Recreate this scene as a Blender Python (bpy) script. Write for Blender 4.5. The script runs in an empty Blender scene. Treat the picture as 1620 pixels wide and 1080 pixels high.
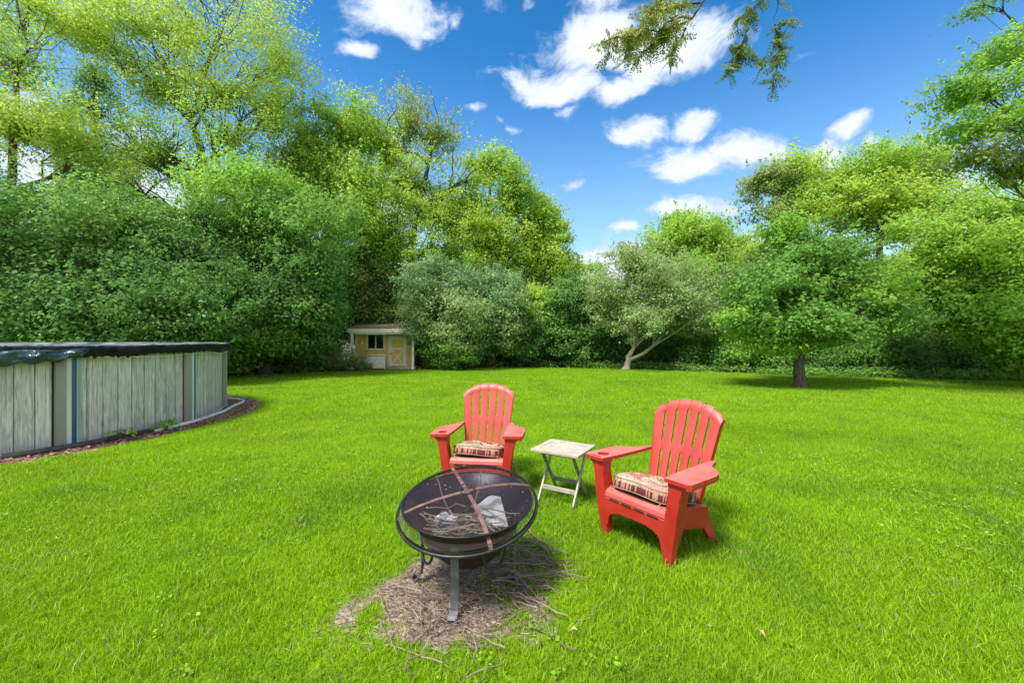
import bpy, bmesh, math, random
import numpy as np
from mathutils import Vector, Matrix

C = bpy.context.scene.collection
R = math.radians
PI = math.pi

# ------------------------------------------------------------------ camera
CAM_H = 1.40
F = 635.0                 # focal length in photo pixels (1620 wide)
CX, CY = 810.0, 537.0
scene = bpy.context.scene
cam_d = bpy.data.cameras.new("camera")
cam = bpy.data.objects.new("camera", cam_d); C.objects.link(cam)
cam.location = (0, 0, CAM_H); cam.rotation_euler = (PI/2, 0, 0)
cam_d.sensor_width = 36.0; cam_d.lens = 36.0*F/1620.0
cam_d.shift_y = -(3.0)/1620.0
cam_d.clip_start = 0.05; cam_d.clip_end = 2000
scene.camera = cam

# ------------------------------------------------------------------ light
SUN_DIR = Vector((-0.34, -0.36, 0.87)).normalized()
sun_d = bpy.data.lights.new("sun", 'SUN'); sun_d.energy = 2.3; sun_d.angle = R(14.0)
sun_d.color = (1.0, 0.955, 0.88)
sun = bpy.data.objects.new("sun", sun_d); C.objects.link(sun)
sun.rotation_euler = SUN_DIR.to_track_quat('Z', 'Y').to_euler()
EXPOSURE = 1.60
scene.view_settings.view_transform = 'Standard'
scene.view_settings.look = 'None'
scene.view_settings.exposure = EXPOSURE
scene.view_settings.gamma = 1.0
scene.view_settings.use_curve_mapping = False
scene.cycles.use_denoising = True
scene.cycles.max_bounces = 8
scene.cycles.diffuse_bounces = 4
scene.cycles.transparent_max_bounces = 12
scene.cycles.caustics_reflective = False
scene.cycles.caustics_refractive = False

def W(px, py, D):
    """point at distance D (m) in the direction seen at photo pixel"""
    return Vector(((px-CX)/F*D, D, CAM_H+(CY-py)/F*D))
def G(px, py):
    D = CAM_H*F/(py-CY)
    return Vector(((px-CX)/F*D, D, 0))

# clouds: directions and angular sizes (px, py, rx, ry, weight)
CLOUDS = [(618,15,88,50,1.0),(655,62,34,24,.8),(572,88,30,16,.8),(772,8,26,16,.68),(820,6,26,10,.6),(718,40,20,20,.72),
 (932,12,52,20,.78),(950,72,72,58,1.02),(1045,82,100,50,1.08),(1090,60,60,40,1.0),(890,140,95,34,1.02),(985,145,62,24,.95),(905,182,34,16,.72),
 (1010,210,52,26,.95),(1105,195,52,28,1.0),(1092,270,82,34,1.0),(1165,243,74,28,.95),(1222,232,30,18,.78),
 (1285,244,62,22,1.0),(1345,194,48,16,.9),(1400,212,26,12,.9),(1100,334,96,24,1.12),(760,184,26,12,.95),(792,200,18,11,.8),
 (826,208,26,12,.95),(912,300,28,12,.8),(926,288,18,8,.6),(886,350,24,11,1.05),(955,418,75,32,1.25),(990,377,34,10,1.0),
 (230,300,260,120,.86),(560,330,190,90,.62),(1530,300,170,90,.85),(1600,150,60,110,.55),(30,100,60,80,.7),(1270,380,160,60,.7)]

def build_world():
    w = bpy.data.worlds.new("World"); scene.world = w; w.use_nodes = True
    nt = w.node_tree; N = nt.nodes; L = nt.links; N.clear()
    def nd(t, **k):
        n = N.new(t)
        for a, b in k.items(): setattr(n, a, b)
        return n
    def val(n, i, v): n.inputs[i].default_value = v
    out = nd('ShaderNodeOutputWorld'); bg = nd('ShaderNodeBackground')
    L.new(bg.outputs[0], out.inputs[0])
    sky = nd('ShaderNodeTexSky', sky_type='NISHITA'); sky.sun_disc = False
    sky.sun_elevation = math.asin(SUN_DIR.z); sky.sun_rotation = math.atan2(SUN_DIR.x, SUN_DIR.y)
    sky.air_density = 1.0; sky.dust_density = 1.0; sky.ozone_density = 2.2
    hs = nd('ShaderNodeHueSaturation'); val(hs,'Saturation',1.42); val(hs,'Value',1.0); val(hs,'Hue',0.497)
    L.new(sky.outputs[0], hs.inputs['Color'])
    tc = nd('ShaderNodeTexCoord')
    sp0 = nd('ShaderNodeSeparateXYZ'); L.new(tc.outputs['Generated'], sp0.inputs[0])
    g0 = nd('ShaderNodeMapRange', interpolation_type='SMOOTHSTEP'); L.new(sp0.outputs['Z'], g0.inputs['Value']); val(g0,'From Min',0.0); val(g0,'From Max',0.62); val(g0,'To Min',0.62); val(g0,'To Max',0.0)
    pm = nd('ShaderNodeMix', data_type='RGBA'); L.new(g0.outputs[0], pm.inputs['Factor']); L.new(hs.outputs[0], pm.inputs['A']); pm.inputs['B'].default_value = (2.3, 2.9, 3.5, 1)
    g1 = nd('ShaderNodeMapRange'); L.new(sp0.outputs['Z'], g1.inputs['Value']); val(g1,'From Min',0.25); val(g1,'From Max',0.75); val(g1,'To Min',1.0); val(g1,'To Max',0.62)
    dm_ = nd('ShaderNodeVectorMath', operation='SCALE'); L.new(pm.outputs['Result'], dm_.inputs[0]); L.new(g1.outputs[0], dm_.inputs['Scale'])
    # domain-warped cloud noise over the sky direction
    wn = nd('ShaderNodeTexNoise'); val(wn,'Scale',5.0); val(wn,'Detail',4.0)
    L.new(tc.outputs['Generated'], wn.inputs['Vector'])
    sub = nd('ShaderNodeVectorMath', operation='SUBTRACT'); L.new(wn.outputs['Color'], sub.inputs[0]); sub.inputs[1].default_value=(.5,.5,.5)
    sc = nd('ShaderNodeVectorMath', operation='SCALE'); L.new(sub.outputs[0], sc.inputs[0]); val(sc,'Scale',0.13)
    add = nd('ShaderNodeVectorMath', operation='ADD'); L.new(tc.outputs['Generated'], add.inputs[0]); L.new(sc.outputs[0], add.inputs[1])
    st = nd('ShaderNodeVectorMath', operation='MULTIPLY'); L.new(add.outputs[0], st.inputs[0]); st.inputs[1].default_value=(1,1,1.9)
    cn = nd('ShaderNodeTexNoise'); val(cn,'Scale',6.0); val(cn,'Detail',13.0); val(cn,'Roughness',0.66)
    L.new(st.outputs[0], cn.inputs['Vector'])
    acc = None
    def math_(op, a, b=None, clamp=False):
        m = nd('ShaderNodeMath', operation=op); m.use_clamp = clamp
        for i, v in enumerate((a, b)):
            if v is None: continue
            if isinstance(v, (int, float)): m.inputs[i].default_value = v
            else: L.new(v, m.inputs[i])
        return m.outputs[0]
    for (px, py, rx, ry, wt) in CLOUDS:
        rx *= 1.1; ry *= 1.12
        d = Vector((px-CX, F, CY-py)).normalized()
        ax = Vector((px+rx-CX, F, CY-py)).normalized().angle(Vector((px-rx-CX, F, CY-py)).normalized())/2
        az = Vector((px-CX, F, CY-py+ry)).normalized().angle(Vector((px-CX, F, CY-py-ry)).normalized())/2
        s1 = nd('ShaderNodeVectorMath', operation='SUBTRACT'); L.new(add.outputs[0], s1.inputs[0]); s1.inputs[1].default_value = d
        s2 = nd('ShaderNodeVectorMath', operation='MULTIPLY'); L.new(s1.outputs[0], s2.inputs[0]); s2.inputs[1].default_value = (1/ax, 1/ax, 1/az)
        s3 = nd('ShaderNodeVectorMath', operation='LENGTH'); L.new(s2.outputs[0], s3.inputs[0])
        mr = nd('ShaderNodeMapRange', interpolation_type='SMOOTHSTEP'); L.new(s3.outputs['Value'], mr.inputs['Value'])
        val(mr,'From Min',0.0); val(mr,'From Max',1.55); val(mr,'To Min',wt); val(mr,'To Max',0.0)
        acc = mr.outputs[0] if acc is None else math_('MAXIMUM', acc, mr.outputs[0])
    # bright cloud added over the unseen sky behind the viewer to lift ambient light
    sep = nd('ShaderNodeSeparateXYZ'); L.new(tc.outputs['Generated'], sep.inputs[0])
    bk = nd('ShaderNodeMapRange'); L.new(sep.outputs['Y'], bk.inputs['Value']); val(bk,'From Min',0.15); val(bk,'From Max',-0.10); val(bk,'To Min',0.0); val(bk,'To Max',0.95)
    acc = math_('MAXIMUM', acc, bk.outputs[0])
    nz = math_('MULTIPLY', math_('SUBTRACT', cn.outputs['Fac'], 0.5), 2.5)
    dens = math_('ADD', acc, nz)
    al = nd('ShaderNodeMapRange', interpolation_type='SMOOTHSTEP'); L.new(dens, al.inputs['Value']); val(al,'From Min',0.30); val(al,'From Max',0.80)
    # no cloud below the horizon
    hz = nd('ShaderNodeMapRange'); L.new(sep.outputs['Z'], hz.inputs['Value']); val(hz,'From Min',0.0); val(hz,'From Max',0.05)
    alpha = math_('MULTIPLY', math_('MULTIPLY', al.outputs[0], hz.outputs[0]), 0.97)
    shd = nd('ShaderNodeMapRange'); L.new(dens, shd.inputs['Value']); val(shd,'From Min',0.45); val(shd,'From Max',1.25)
    cc = nd('ShaderNodeMix', data_type='RGBA'); L.new(shd.outputs[0], cc.inputs['Factor'])
    cc.inputs['A'].default_value = (2.3, 2.7, 3.4, 1); cc.inputs['B'].default_value = (3.9, 4.0, 4.2, 1)
    mx = nd('ShaderNodeMix', data_type='RGBA'); L.new(alpha, mx.inputs['Factor']); L.new(dm_.outputs[0], mx.inputs['A']); L.new(cc.outputs['Result'], mx.inputs['B'])
    L.new(mx.outputs['Result'], bg.inputs[0]); val(bg,'Strength',0.100)
build_world()

# ------------------------------------------------------------------ materials
def mat(name, col=(.5,.5,.5), rough=.6, metal=0.0, spec=.5, noise=None, bump=None, col2=None, nscale=8, ncoord='Object', stretch=(1,1,1), detail=4, lo=.35, hi=.65):
    m = bpy.data.materials.new(name); m.use_nodes = True
    nt = m.node_tree; b = nt.nodes['Principled BSDF']
    b.inputs['Base Color'].default_value = (*col, 1); b.inputs['Roughness'].default_value = rough
    b.inputs['Metallic'].default_value = metal; b.inputs['Specular IOR Level'].default_value = spec
    tc = nt.nodes.new('ShaderNodeTexCoord'); mp = nt.nodes.new('ShaderNodeMapping'); mp.inputs['Scale'].default_value = stretch
    nt.links.new(tc.outputs[ncoord], mp.inputs[0])
    if col2 is not None:
        n = nt.nodes.new('ShaderNodeTexNoise'); n.inputs['Scale'].default_value = nscale; n.inputs['Detail'].default_value = detail
        nt.links.new(mp.outputs[0], n.inputs['Vector'])
        r = nt.nodes.new('ShaderNodeMapRange'); nt.links.new(n.outputs['Fac'], r.inputs['Value'])
        r.inputs['From Min'].default_value = lo; r.inputs['From Max'].default_value = hi
        x = nt.nodes.new('ShaderNodeMix'); x.data_type = 'RGBA'; nt.links.new(r.outputs[0], x.inputs['Factor'])
        x.inputs['A'].default_value = (*col, 1); x.inputs['B'].default_value = (*col2, 1)
        nt.links.new(x.outputs['Result'], b.inputs['Base Color'])
    if bump:
        n2 = nt.nodes.new('ShaderNodeTexNoise'); n2.inputs['Scale'].default_value = bump[0]; n2.inputs['Detail'].default_value = 5
        nt.links.new(mp.outputs[0], n2.inputs['Vector'])
        bp = nt.nodes.new('ShaderNodeBump'); bp.inputs['Strength'].default_value = bump[1]; bp.inputs['Distance'].default_value = bump[2]
        nt.links.new(n2.outputs['Fac'], bp.inputs['Height']); nt.links.new(bp.outputs[0], b.inputs['Normal'])
    return m

def leaf_mat(name, trans=.35, rough=.55, spec=.2):
    m = bpy.data.materials.new(name); m.use_nodes = True
    nt = m.node_tree; b = nt.nodes['Principled BSDF']; o = nt.nodes['Material Output']
    a = nt.nodes.new('ShaderNodeAttribute'); a.attribute_name = 'Col'
    nt.links.new(a.outputs['Color'], b.inputs['Base Color'])
    b.inputs['Roughness'].default_value = rough; b.inputs['Specular IOR Level'].default_value = spec
    t = nt.nodes.new('ShaderNodeBsdfTranslucent')
    hs = nt.nodes.new('ShaderNodeHueSaturation'); hs.inputs['Hue'].default_value = .485; hs.inputs['Value'].default_value = 1.5
    nt.links.new(a.outputs['Color'], hs.inputs['Color']); nt.links.new(hs.outputs[0], t.inputs['Color'])
    mx = nt.nodes.new('ShaderNodeMixShader'); mx.inputs[0].default_value = trans
    nt.links.new(b.outputs[0], mx.inputs[1]); nt.links.new(t.outputs[0], mx.inputs[2]); nt.links.new(mx.outputs[0], o.inputs[0])
    return m

M = {}
M['leaf'] = leaf_mat('leaf', .48)
M['grass'] = leaf_mat('grass_blade', .33, .5, .3)
M['bark'] = mat('bark_brown', (.060,.048,.040), .9, col2=(.16,.13,.11), nscale=9, stretch=(3,3,.5), bump=(14,1.0,.03))
M['bark_grey'] = mat('bark_pale', (.30,.26,.21), .9, col2=(.50,.45,.38), nscale=6, stretch=(3,3,.6), bump=(12,.8,.02))
M['bark_dark'] = mat('bark_dark', (.05,.042,.035), .9, col2=(.12,.10,.085), nscale=9, stretch=(3,3,.6))
M['deadwood'] = mat('dead_wood', (.25,.21,.18), .9, col2=(.36,.31,.27), nscale=6)
def red_mat():
    m = mat('red_plastic', (.38,.016,.010), .45, spec=.5, col2=(.46,.034,.024), nscale=5, bump=(90,.12,.002))
    nt = m.node_tree; b = nt.nodes['Principled BSDF']
    # chalky pink mixed in unevenly, stronger on the upward faces
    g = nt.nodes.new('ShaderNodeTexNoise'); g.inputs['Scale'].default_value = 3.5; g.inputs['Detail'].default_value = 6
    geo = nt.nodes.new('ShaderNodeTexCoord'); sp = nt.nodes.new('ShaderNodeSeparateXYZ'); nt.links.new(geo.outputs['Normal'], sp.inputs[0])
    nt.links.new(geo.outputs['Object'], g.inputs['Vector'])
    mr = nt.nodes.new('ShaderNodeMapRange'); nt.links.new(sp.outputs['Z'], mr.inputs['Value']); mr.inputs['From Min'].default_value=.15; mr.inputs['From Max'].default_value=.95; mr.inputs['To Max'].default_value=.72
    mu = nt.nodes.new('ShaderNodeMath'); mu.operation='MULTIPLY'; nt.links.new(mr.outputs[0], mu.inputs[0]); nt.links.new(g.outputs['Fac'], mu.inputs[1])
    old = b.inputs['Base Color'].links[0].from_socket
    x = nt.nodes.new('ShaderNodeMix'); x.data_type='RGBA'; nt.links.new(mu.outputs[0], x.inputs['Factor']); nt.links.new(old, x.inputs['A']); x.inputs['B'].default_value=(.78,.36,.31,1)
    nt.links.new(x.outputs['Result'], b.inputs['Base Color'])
    return m
M['red'] = red_mat()
M['black'] = mat('black_slot', (.02,.01,.01), .8)
M['tan_plastic'] = mat('beige_plastic', (.46,.42,.33), .6, col2=(.35,.32,.26), nscale=14, bump=(60,.2,.003))
M['tan_dark'] = mat('weathered_grey_wood', (.30,.28,.22), .75, col2=(.18,.17,.13), nscale=9, stretch=(1,1,4))
M['steel_black'] = mat('sooty_black_steel', (.022,.022,.026), .42, metal=.4, col2=(.07,.055,.05), nscale=9, lo=.5, hi=.8, bump=(30,.3,.004))
M['steel_grey'] = mat('grey_painted_steel', (.10,.105,.12), .45, metal=.3, col2=(.20,.19,.19), nscale=16, lo=.5, hi=.75, bump=(30,.3,.003))
M['rust'] = mat('rusty_bowl', (.062,.028,.019), .75, metal=.2, col2=(.016,.011,.012), nscale=5, bump=(26,.5,.006))
M['bowl_in'] = mat('sooty_bowl_inside', (.022,.018,.036), .38, metal=.45, col2=(.055,.042,.060), nscale=6, lo=.45, hi=.8, bump=(20,.4,.006))
M['strap'] = mat('rusty_strap', (.13,.060,.048), .6, metal=.3, col2=(.25,.16,.135), nscale=18)
M['paper'] = mat('white_paper', (.72,.72,.75), .8, col2=(.5,.5,.55), nscale=14, bump=(18,.6,.01))
M['paper_blue'] = mat('printed_paper', (.74,.74,.76), .6, col2=(.08,.16,.30), nscale=9, lo=.52, hi=.58, bump=(18,.8,.02))
M['twig'] = mat('twig_bark', (.17,.125,.095), .9, col2=(.30,.235,.19), nscale=12)
M['twig_dark'] = mat('twig_dark', (.10,.07,.06), .9, col2=(.22,.17,.15), nscale=12)
M['char'] = mat('charred_wood', (.018,.016,.016), .85, col2=(.10,.09,.085), nscale=14)
M['cream'] = mat('cream_paint', (.88,.85,.70), .6, col2=(.78,.75,.60), nscale=5)
M['white_paint'] = mat('white_paint', (.86,.84,.79), .6, col2=(.70,.68,.62), nscale=6)
M['yellow'] = mat('yellow_siding', (.82,.60,.14), .7, col2=(.70,.50,.12), nscale=3)
M['glass'] = mat('dark_glass', (.012,.016,.022), .08, spec=.8)
M['shingle'] = mat('old_shingles', (.11,.085,.06), .9, col2=(.22,.19,.14), nscale=7, bump=(20,.8,.02))
M['deck'] = mat('grey_deck_boards', (.38,.34,.29), .85, col2=(.26,.23,.2), nscale=6)
M['cover'] = mat('tarp_painted_sheen', (.055,.065,.085), .38, spec=.8, col2=(.24,.26,.30), nscale=3.2, lo=.38, hi=.66, bump=(8,1.0,.06))  # grey-blue reflected light on the tarp top is mixed into its colour
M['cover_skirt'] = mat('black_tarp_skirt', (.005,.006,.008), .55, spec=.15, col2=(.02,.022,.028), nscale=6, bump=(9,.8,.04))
M['cover_flap'] = mat('dark_green_tarp', (.010,.032,.045), .22, spec=.7, col2=(.03,.08,.095), nscale=5, bump=(9,.8,.05))
M['post'] = mat('taupe_resin', (.30,.295,.25), .55, col2=(.24,.235,.20), nscale=4, stretch=(1,1,.3))
M['post_light'] = mat('pale_resin_and_highlight', (.60,.63,.60), .45, col2=(.50,.54,.51), nscale=5, stretch=(1,1,.3))
M['post_blue'] = mat('blue_post_stripe', (.055,.085,.19), .4, col2=(.08,.12,.24), nscale=5, stretch=(1,1,.3))  # blue stripe down each post
M['post_green'] = mat('pale_green_post_stripe', (.32,.50,.42), .45, col2=(.24,.40,.35), nscale=5, stretch=(1,1,.3))  # pale green stripe down each post
M['pipe_white'] = mat('white_pipe', (.80,.80,.76), .5, col2=(.60,.59,.56), nscale=7)
M['pipe_black'] = mat('black_pipe', (.022,.022,.024), .45, col2=(.07,.065,.06), nscale=9)
M['hose_green'] = mat('grey_green_hose', (.09,.13,.12), .5, col2=(.16,.19,.17), nscale=9)

def pool_wall_mat():
    m = bpy.data.materials.new('weathered_plank_print'); m.use_nodes = True
    nt = m.node_tree; N = nt.nodes; L = nt.links; b = N['Principled BSDF']
    uv = N.new('ShaderNodeUVMap'); uv.uv_map = 'UVMap'
    sp = N.new('ShaderNodeSeparateXYZ'); L.new(uv.outputs[0], sp.inputs[0])
    def mth(op, a, bb=None, c=None):
        n = N.new('ShaderNodeMath'); n.operation = op
        for i, v in enumerate((a, bb, c)):
            if v is None: continue
            if isinstance(v, (int, float)): n.inputs[i].default_value = v
            else: L.new(v, n.inputs[i])
        return n.outputs[0]
    # plank index and coordinate inside a plank (0.135 m wide)
    u = mth('DIVIDE', sp.outputs['X'], .165); idx = mth('FLOOR', u); fr = mth('FRACT', u)
    # grain: rings of a stretched, warped distance field, different on each plank
    wn = N.new('ShaderNodeTexWhiteNoise'); wn.noise_dimensions = '1D'; L.new(idx, wn.inputs['W'])
    cmb = N.new('ShaderNodeCombineXYZ')
    L.new(mth('ADD', mth('MULTIPLY', fr, 1.1), mth('MULTIPLY', idx, 7.3)), cmb.inputs[0])
    L.new(mth('ADD', mth('MULTIPLY', sp.outputs['Y'], .7), mth('MULTIPLY', wn.outputs['Value'], 9)), cmb.inputs[1])
    ns = N.new('ShaderNodeTexNoise'); ns.inputs['Scale'].default_value = 1.7; ns.inputs['Detail'].default_value = 2; L.new(cmb.outputs[0], ns.inputs['Vector'])
    rings = mth('SINE', mth('MULTIPLY', ns.outputs['Fac'], 46.0))
    gr = N.new('ShaderNodeMapRange'); L.new(rings, gr.inputs['Value']); gr.inputs['From Min'].default_value=-.2; gr.inputs['From Max'].default_value=.9
    fine = N.new('ShaderNodeTexNoise'); fine.inputs['Scale'].default_value = 16; fine.inputs['Detail'].default_value = 6
    c2 = N.new('ShaderNodeCombineXYZ'); L.new(mth('MULTIPLY', sp.outputs['X'], 5), c2.inputs[0]); L.new(mth('MULTIPLY', sp.outputs['Y'], .35), c2.inputs[1]); L.new(c2.outputs[0], fine.inputs['Vector'])
    def mix(fac, a, bb):
        x = N.new('ShaderNodeMix'); x.data_type='RGBA'
        if isinstance(fac,(int,float)): x.inputs['Factor'].default_value = fac
        else: L.new(fac, x.inputs['Factor'])
        for s, v in (('A', a), ('B', bb)):
            if isinstance(v, tuple): x.inputs[s].default_value = (*v, 1)
            else: L.new(v, x.inputs[s])
        return x.outputs['Result']
    base = mix(wn.outputs['Value'], (.45,.42,.38), (.58,.545,.505))
    pale = mix(mth('MULTIPLY', gr.outputs[0], .6), base, (.72,.69,.655))
    fm = N.new('ShaderNodeMapRange'); L.new(fine.outputs['Fac'], fm.inputs['Value']); fm.inputs['From Min'].default_value=.52; fm.inputs['From Max'].default_value=.66; fm.inputs['To Max'].default_value=.5
    pale = mix(fm.outputs[0], pale, (.19,.19,.17))
    # dark joints, broken up
    dj = mth('ABSOLUTE', mth('SUBTRACT', fr, .5))
    jm = N.new('ShaderNodeMapRange'); L.new(mth('ADD', dj, mth('MULTIPLY', mth('SUBTRACT', fine.outputs['Fac'], .5), .05)), jm.inputs['Value'])
    jm.inputs['From Min'].default_value=.452; jm.inputs['From Max'].default_value=.497; jm.inputs['To Max'].default_value=.95
    col = mix(jm.outputs[0], pale, (.035,.05,.05))
    # dirt near the ground and algae streaks
    dm = N.new('ShaderNodeMapRange'); L.new(mth('ADD', sp.outputs['Y'], mth('MULTIPLY', fine.outputs['Fac'], .3)), dm.inputs['Value'])
    dm.inputs['From Min'].default_value=.14; dm.inputs['From Max'].default_value=.30; dm.inputs['To Min'].default_value=.6; dm.inputs['To Max'].default_value=0
    col = mix(dm.outputs[0], col, (.16,.15,.10))
    st2 = N.new('ShaderNodeTexNoise'); st2.inputs['Scale'].default_value = 5; st2.inputs['Detail'].default_value = 8
    c3 = N.new('ShaderNodeCombineXYZ'); L.new(mth('MULTIPLY', sp.outputs['X'], 9), c3.inputs[0]); L.new(mth('MULTIPLY', sp.outputs['Y'], .25), c3.inputs[1]); L.new(c3.outputs[0], st2.inputs['Vector'])
    sm = N.new('ShaderNodeMapRange'); L.new(st2.outputs['Fac'], sm.inputs['Value']); sm.inputs['From Min'].default_value=.56; sm.inputs['From Max'].default_value=.72; sm.inputs['To Max'].default_value=.60
    col = mix(sm.outputs[0], col, (.11,.12,.11))
    sl = N.new('ShaderNodeMapRange'); L.new(st2.outputs['Fac'], sl.inputs['Value']); sl.inputs['From Min'].default_value=.45; sl.inputs['From Max'].default_value=.32; sl.inputs['To Max'].default_value=.8
    col = mix(sl.outputs[0], col, (.80,.79,.75))
    L.new(col, b.inputs['Base Color']); b.inputs['Roughness'].default_value = .6
    bp = N.new('ShaderNodeBump'); bp.inputs['Strength'].default_value=.6; bp.inputs['Distance'].default_value=.006
    hh = mth('SUBTRACT', mth('MULTIPLY', gr.outputs[0], .3), jm.outputs[0]); L.new(hh, bp.inputs['Height']); L.new(bp.outputs[0], b.inputs['Normal'])
    return m
M['pool_wall'] = pool_wall_mat()

def cushion_mats():
    m = bpy.data.materials.new('floral_fabric'); m.use_nodes = True
    nt = m.node_tree; N = nt.nodes; L = nt.links; b = N['Principled BSDF']
    tc = N.new('ShaderNodeTexCoord')
    wn = N.new('ShaderNodeTexNoise'); wn.inputs['Scale'].default_value = 9; L.new(tc.outputs['Object'], wn.inputs['Vector'])
    mx = N.new('ShaderNodeMix'); mx.data_type='VECTOR'; mx.inputs['Factor'].default_value=.16; L.new(tc.outputs['Object'], mx.inputs['A']); L.new(wn.outputs['Color'], mx.inputs['B'])
    vo = N.new('ShaderNodeTexVoronoi'); vo.inputs['Scale'].default_value = 14; vo.feature='F1'; L.new(mx.outputs['Result'], vo.inputs['Vector'])
    rp = N.new('ShaderNodeValToRGB'); rp.color_ramp.interpolation='CONSTANT'
    sp = N.new('ShaderNodeSeparateColor'); L.new(vo.outputs['Color'], sp.inputs[0]); L.new(sp.outputs[0], rp.inputs[0])
    e = rp.color_ramp.elements; e[0].position=0; e[0].color=(.42,.33,.22,1); e[1].position=.30; e[1].color=(.40,.15,.13,1)
    for p, c in ((.50,(.22,.03,.035,1)),(.62,(.42,.36,.26,1)),(.80,(.20,.17,.09,1)),(.88,(.45,.25,.20,1))):
        k = e.new(p); k.color = c
    vd = N.new('ShaderNodeTexWave'); vd.inputs['Scale'].default_value=16; vd.inputs['Distortion'].default_value=14; vd.inputs['Detail'].default_value=1; L.new(mx.outputs['Result'], vd.inputs['Vector'])
    mr = N.new('ShaderNodeMapRange'); L.new(vd.outputs['Fac'], mr.inputs['Value']); mr.inputs['From Min'].default_value=.80; mr.inputs['From Max'].default_value=.95; mr.inputs['To Max'].default_value=.75
    x = N.new('ShaderNodeMix'); x.data_type='RGBA'; L.new(mr.outputs[0], x.inputs['Factor']); L.new(rp.outputs[0], x.inputs['A']); x.inputs['B'].default_value=(.12,.09,.05,1)
    L.new(x.outputs['Result'], b.inputs['Base Color']); b.inputs['Roughness'].default_value=.9; b.inputs['Specular IOR Level'].default_value=.2
    M['floral'] = m
    m = bpy.data.materials.new('striped_fabric'); m.use_nodes = True
    nt = m.node_tree; N = nt.nodes; L = nt.links; b = N['Principled BSDF']
    tc = N.new('ShaderNodeTexCoord'); sp = N.new('ShaderNodeSeparateXYZ'); L.new(tc.outputs['Object'], sp.inputs[0])
    ad = N.new('ShaderNodeMath'); ad.operation='ADD'; L.new(sp.outputs[0], ad.inputs[0]); L.new(sp.outputs[1], ad.inputs[1])
    mu = N.new('ShaderNodeMath'); mu.operation='MULTIPLY'; L.new(ad.outputs[0], mu.inputs[0]); mu.inputs[1].default_value=95
    fl = N.new('ShaderNodeMath'); fl.operation='FLOOR'; L.new(mu.outputs[0], fl.inputs[0])
    wh = N.new('ShaderNodeTexWhiteNoise'); wh.noise_dimensions='1D'; L.new(fl.outputs[0], wh.inputs['W'])
    rp = N.new('ShaderNodeValToRGB'); rp.color_ramp.interpolation='CONSTANT'; L.new(wh.outputs['Value'], rp.inputs[0])
    e = rp.color_ramp.elements; e[0].position=0; e[0].color=(.17,.025,.028,1); e[1].position=.5; e[1].color=(.33,.26,.18,1)
    for p, c in ((.68,(.08,.05,.04,1)),(.80,(.55,.18,.16,1))):
        k = e.new(p); k.color = c
    L.new(rp.outputs[0], b.inputs['Base Color']); b.inputs['Roughness'].default_value=.9; b.inputs['Specular IOR Level'].default_value=.2
    M['stripe'] = m
cushion_mats()

def screen_mat():
    m = bpy.data.materials.new('spark_mesh'); m.use_nodes = True
    nt = m.node_tree; N = nt.nodes; L = nt.links; b = N['Principled BSDF']; o = N['Material Output']
    b.inputs['Base Color'].default_value=(.045,.034,.032,1); b.inputs['Roughness'].default_value=.7; b.inputs['Metallic'].default_value=.5
    tc = N.new('ShaderNodeTexCoord')
    wv = []
    for ax in ('X','Y'):
        w = N.new('ShaderNodeTexWave'); w.bands_direction = ax; w.inputs['Scale'].default_value = 62; L.new(tc.outputs['UV'], w.inputs['Vector'])
        g = N.new('ShaderNodeMath'); g.operation='GREATER_THAN'; g.inputs[1].default_value=.90; L.new(w.outputs['Fac'], g.inputs[0]); wv.append(g)
    mxn = N.new('ShaderNodeMath'); mxn.operation='MAXIMUM'; L.new(wv[0].outputs[0], mxn.inputs[0]); L.new(wv[1].outputs[0], mxn.inputs[1])
    tr = N.new('ShaderNodeBsdfTransparent'); ms = N.new('ShaderNodeMixShader'); L.new(mxn.outputs[0], ms.inputs[0]); L.new(tr.outputs[0], ms.inputs[1]); L.new(b.outputs[0], ms.inputs[2]); L.new(ms.outputs[0], o.inputs[0])
    return m
M['mesh'] = screen_mat()

# pool geometry constants (used by materials too)
S_ = CAM_H/1.48
POOL_C = Vector((-9.02*S_, 6.93*S_, 0)); POOL_R = 3.27*S_; POOL_H = 1.27
PIT = Vector((-0.250, 2.285, 0))

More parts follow.
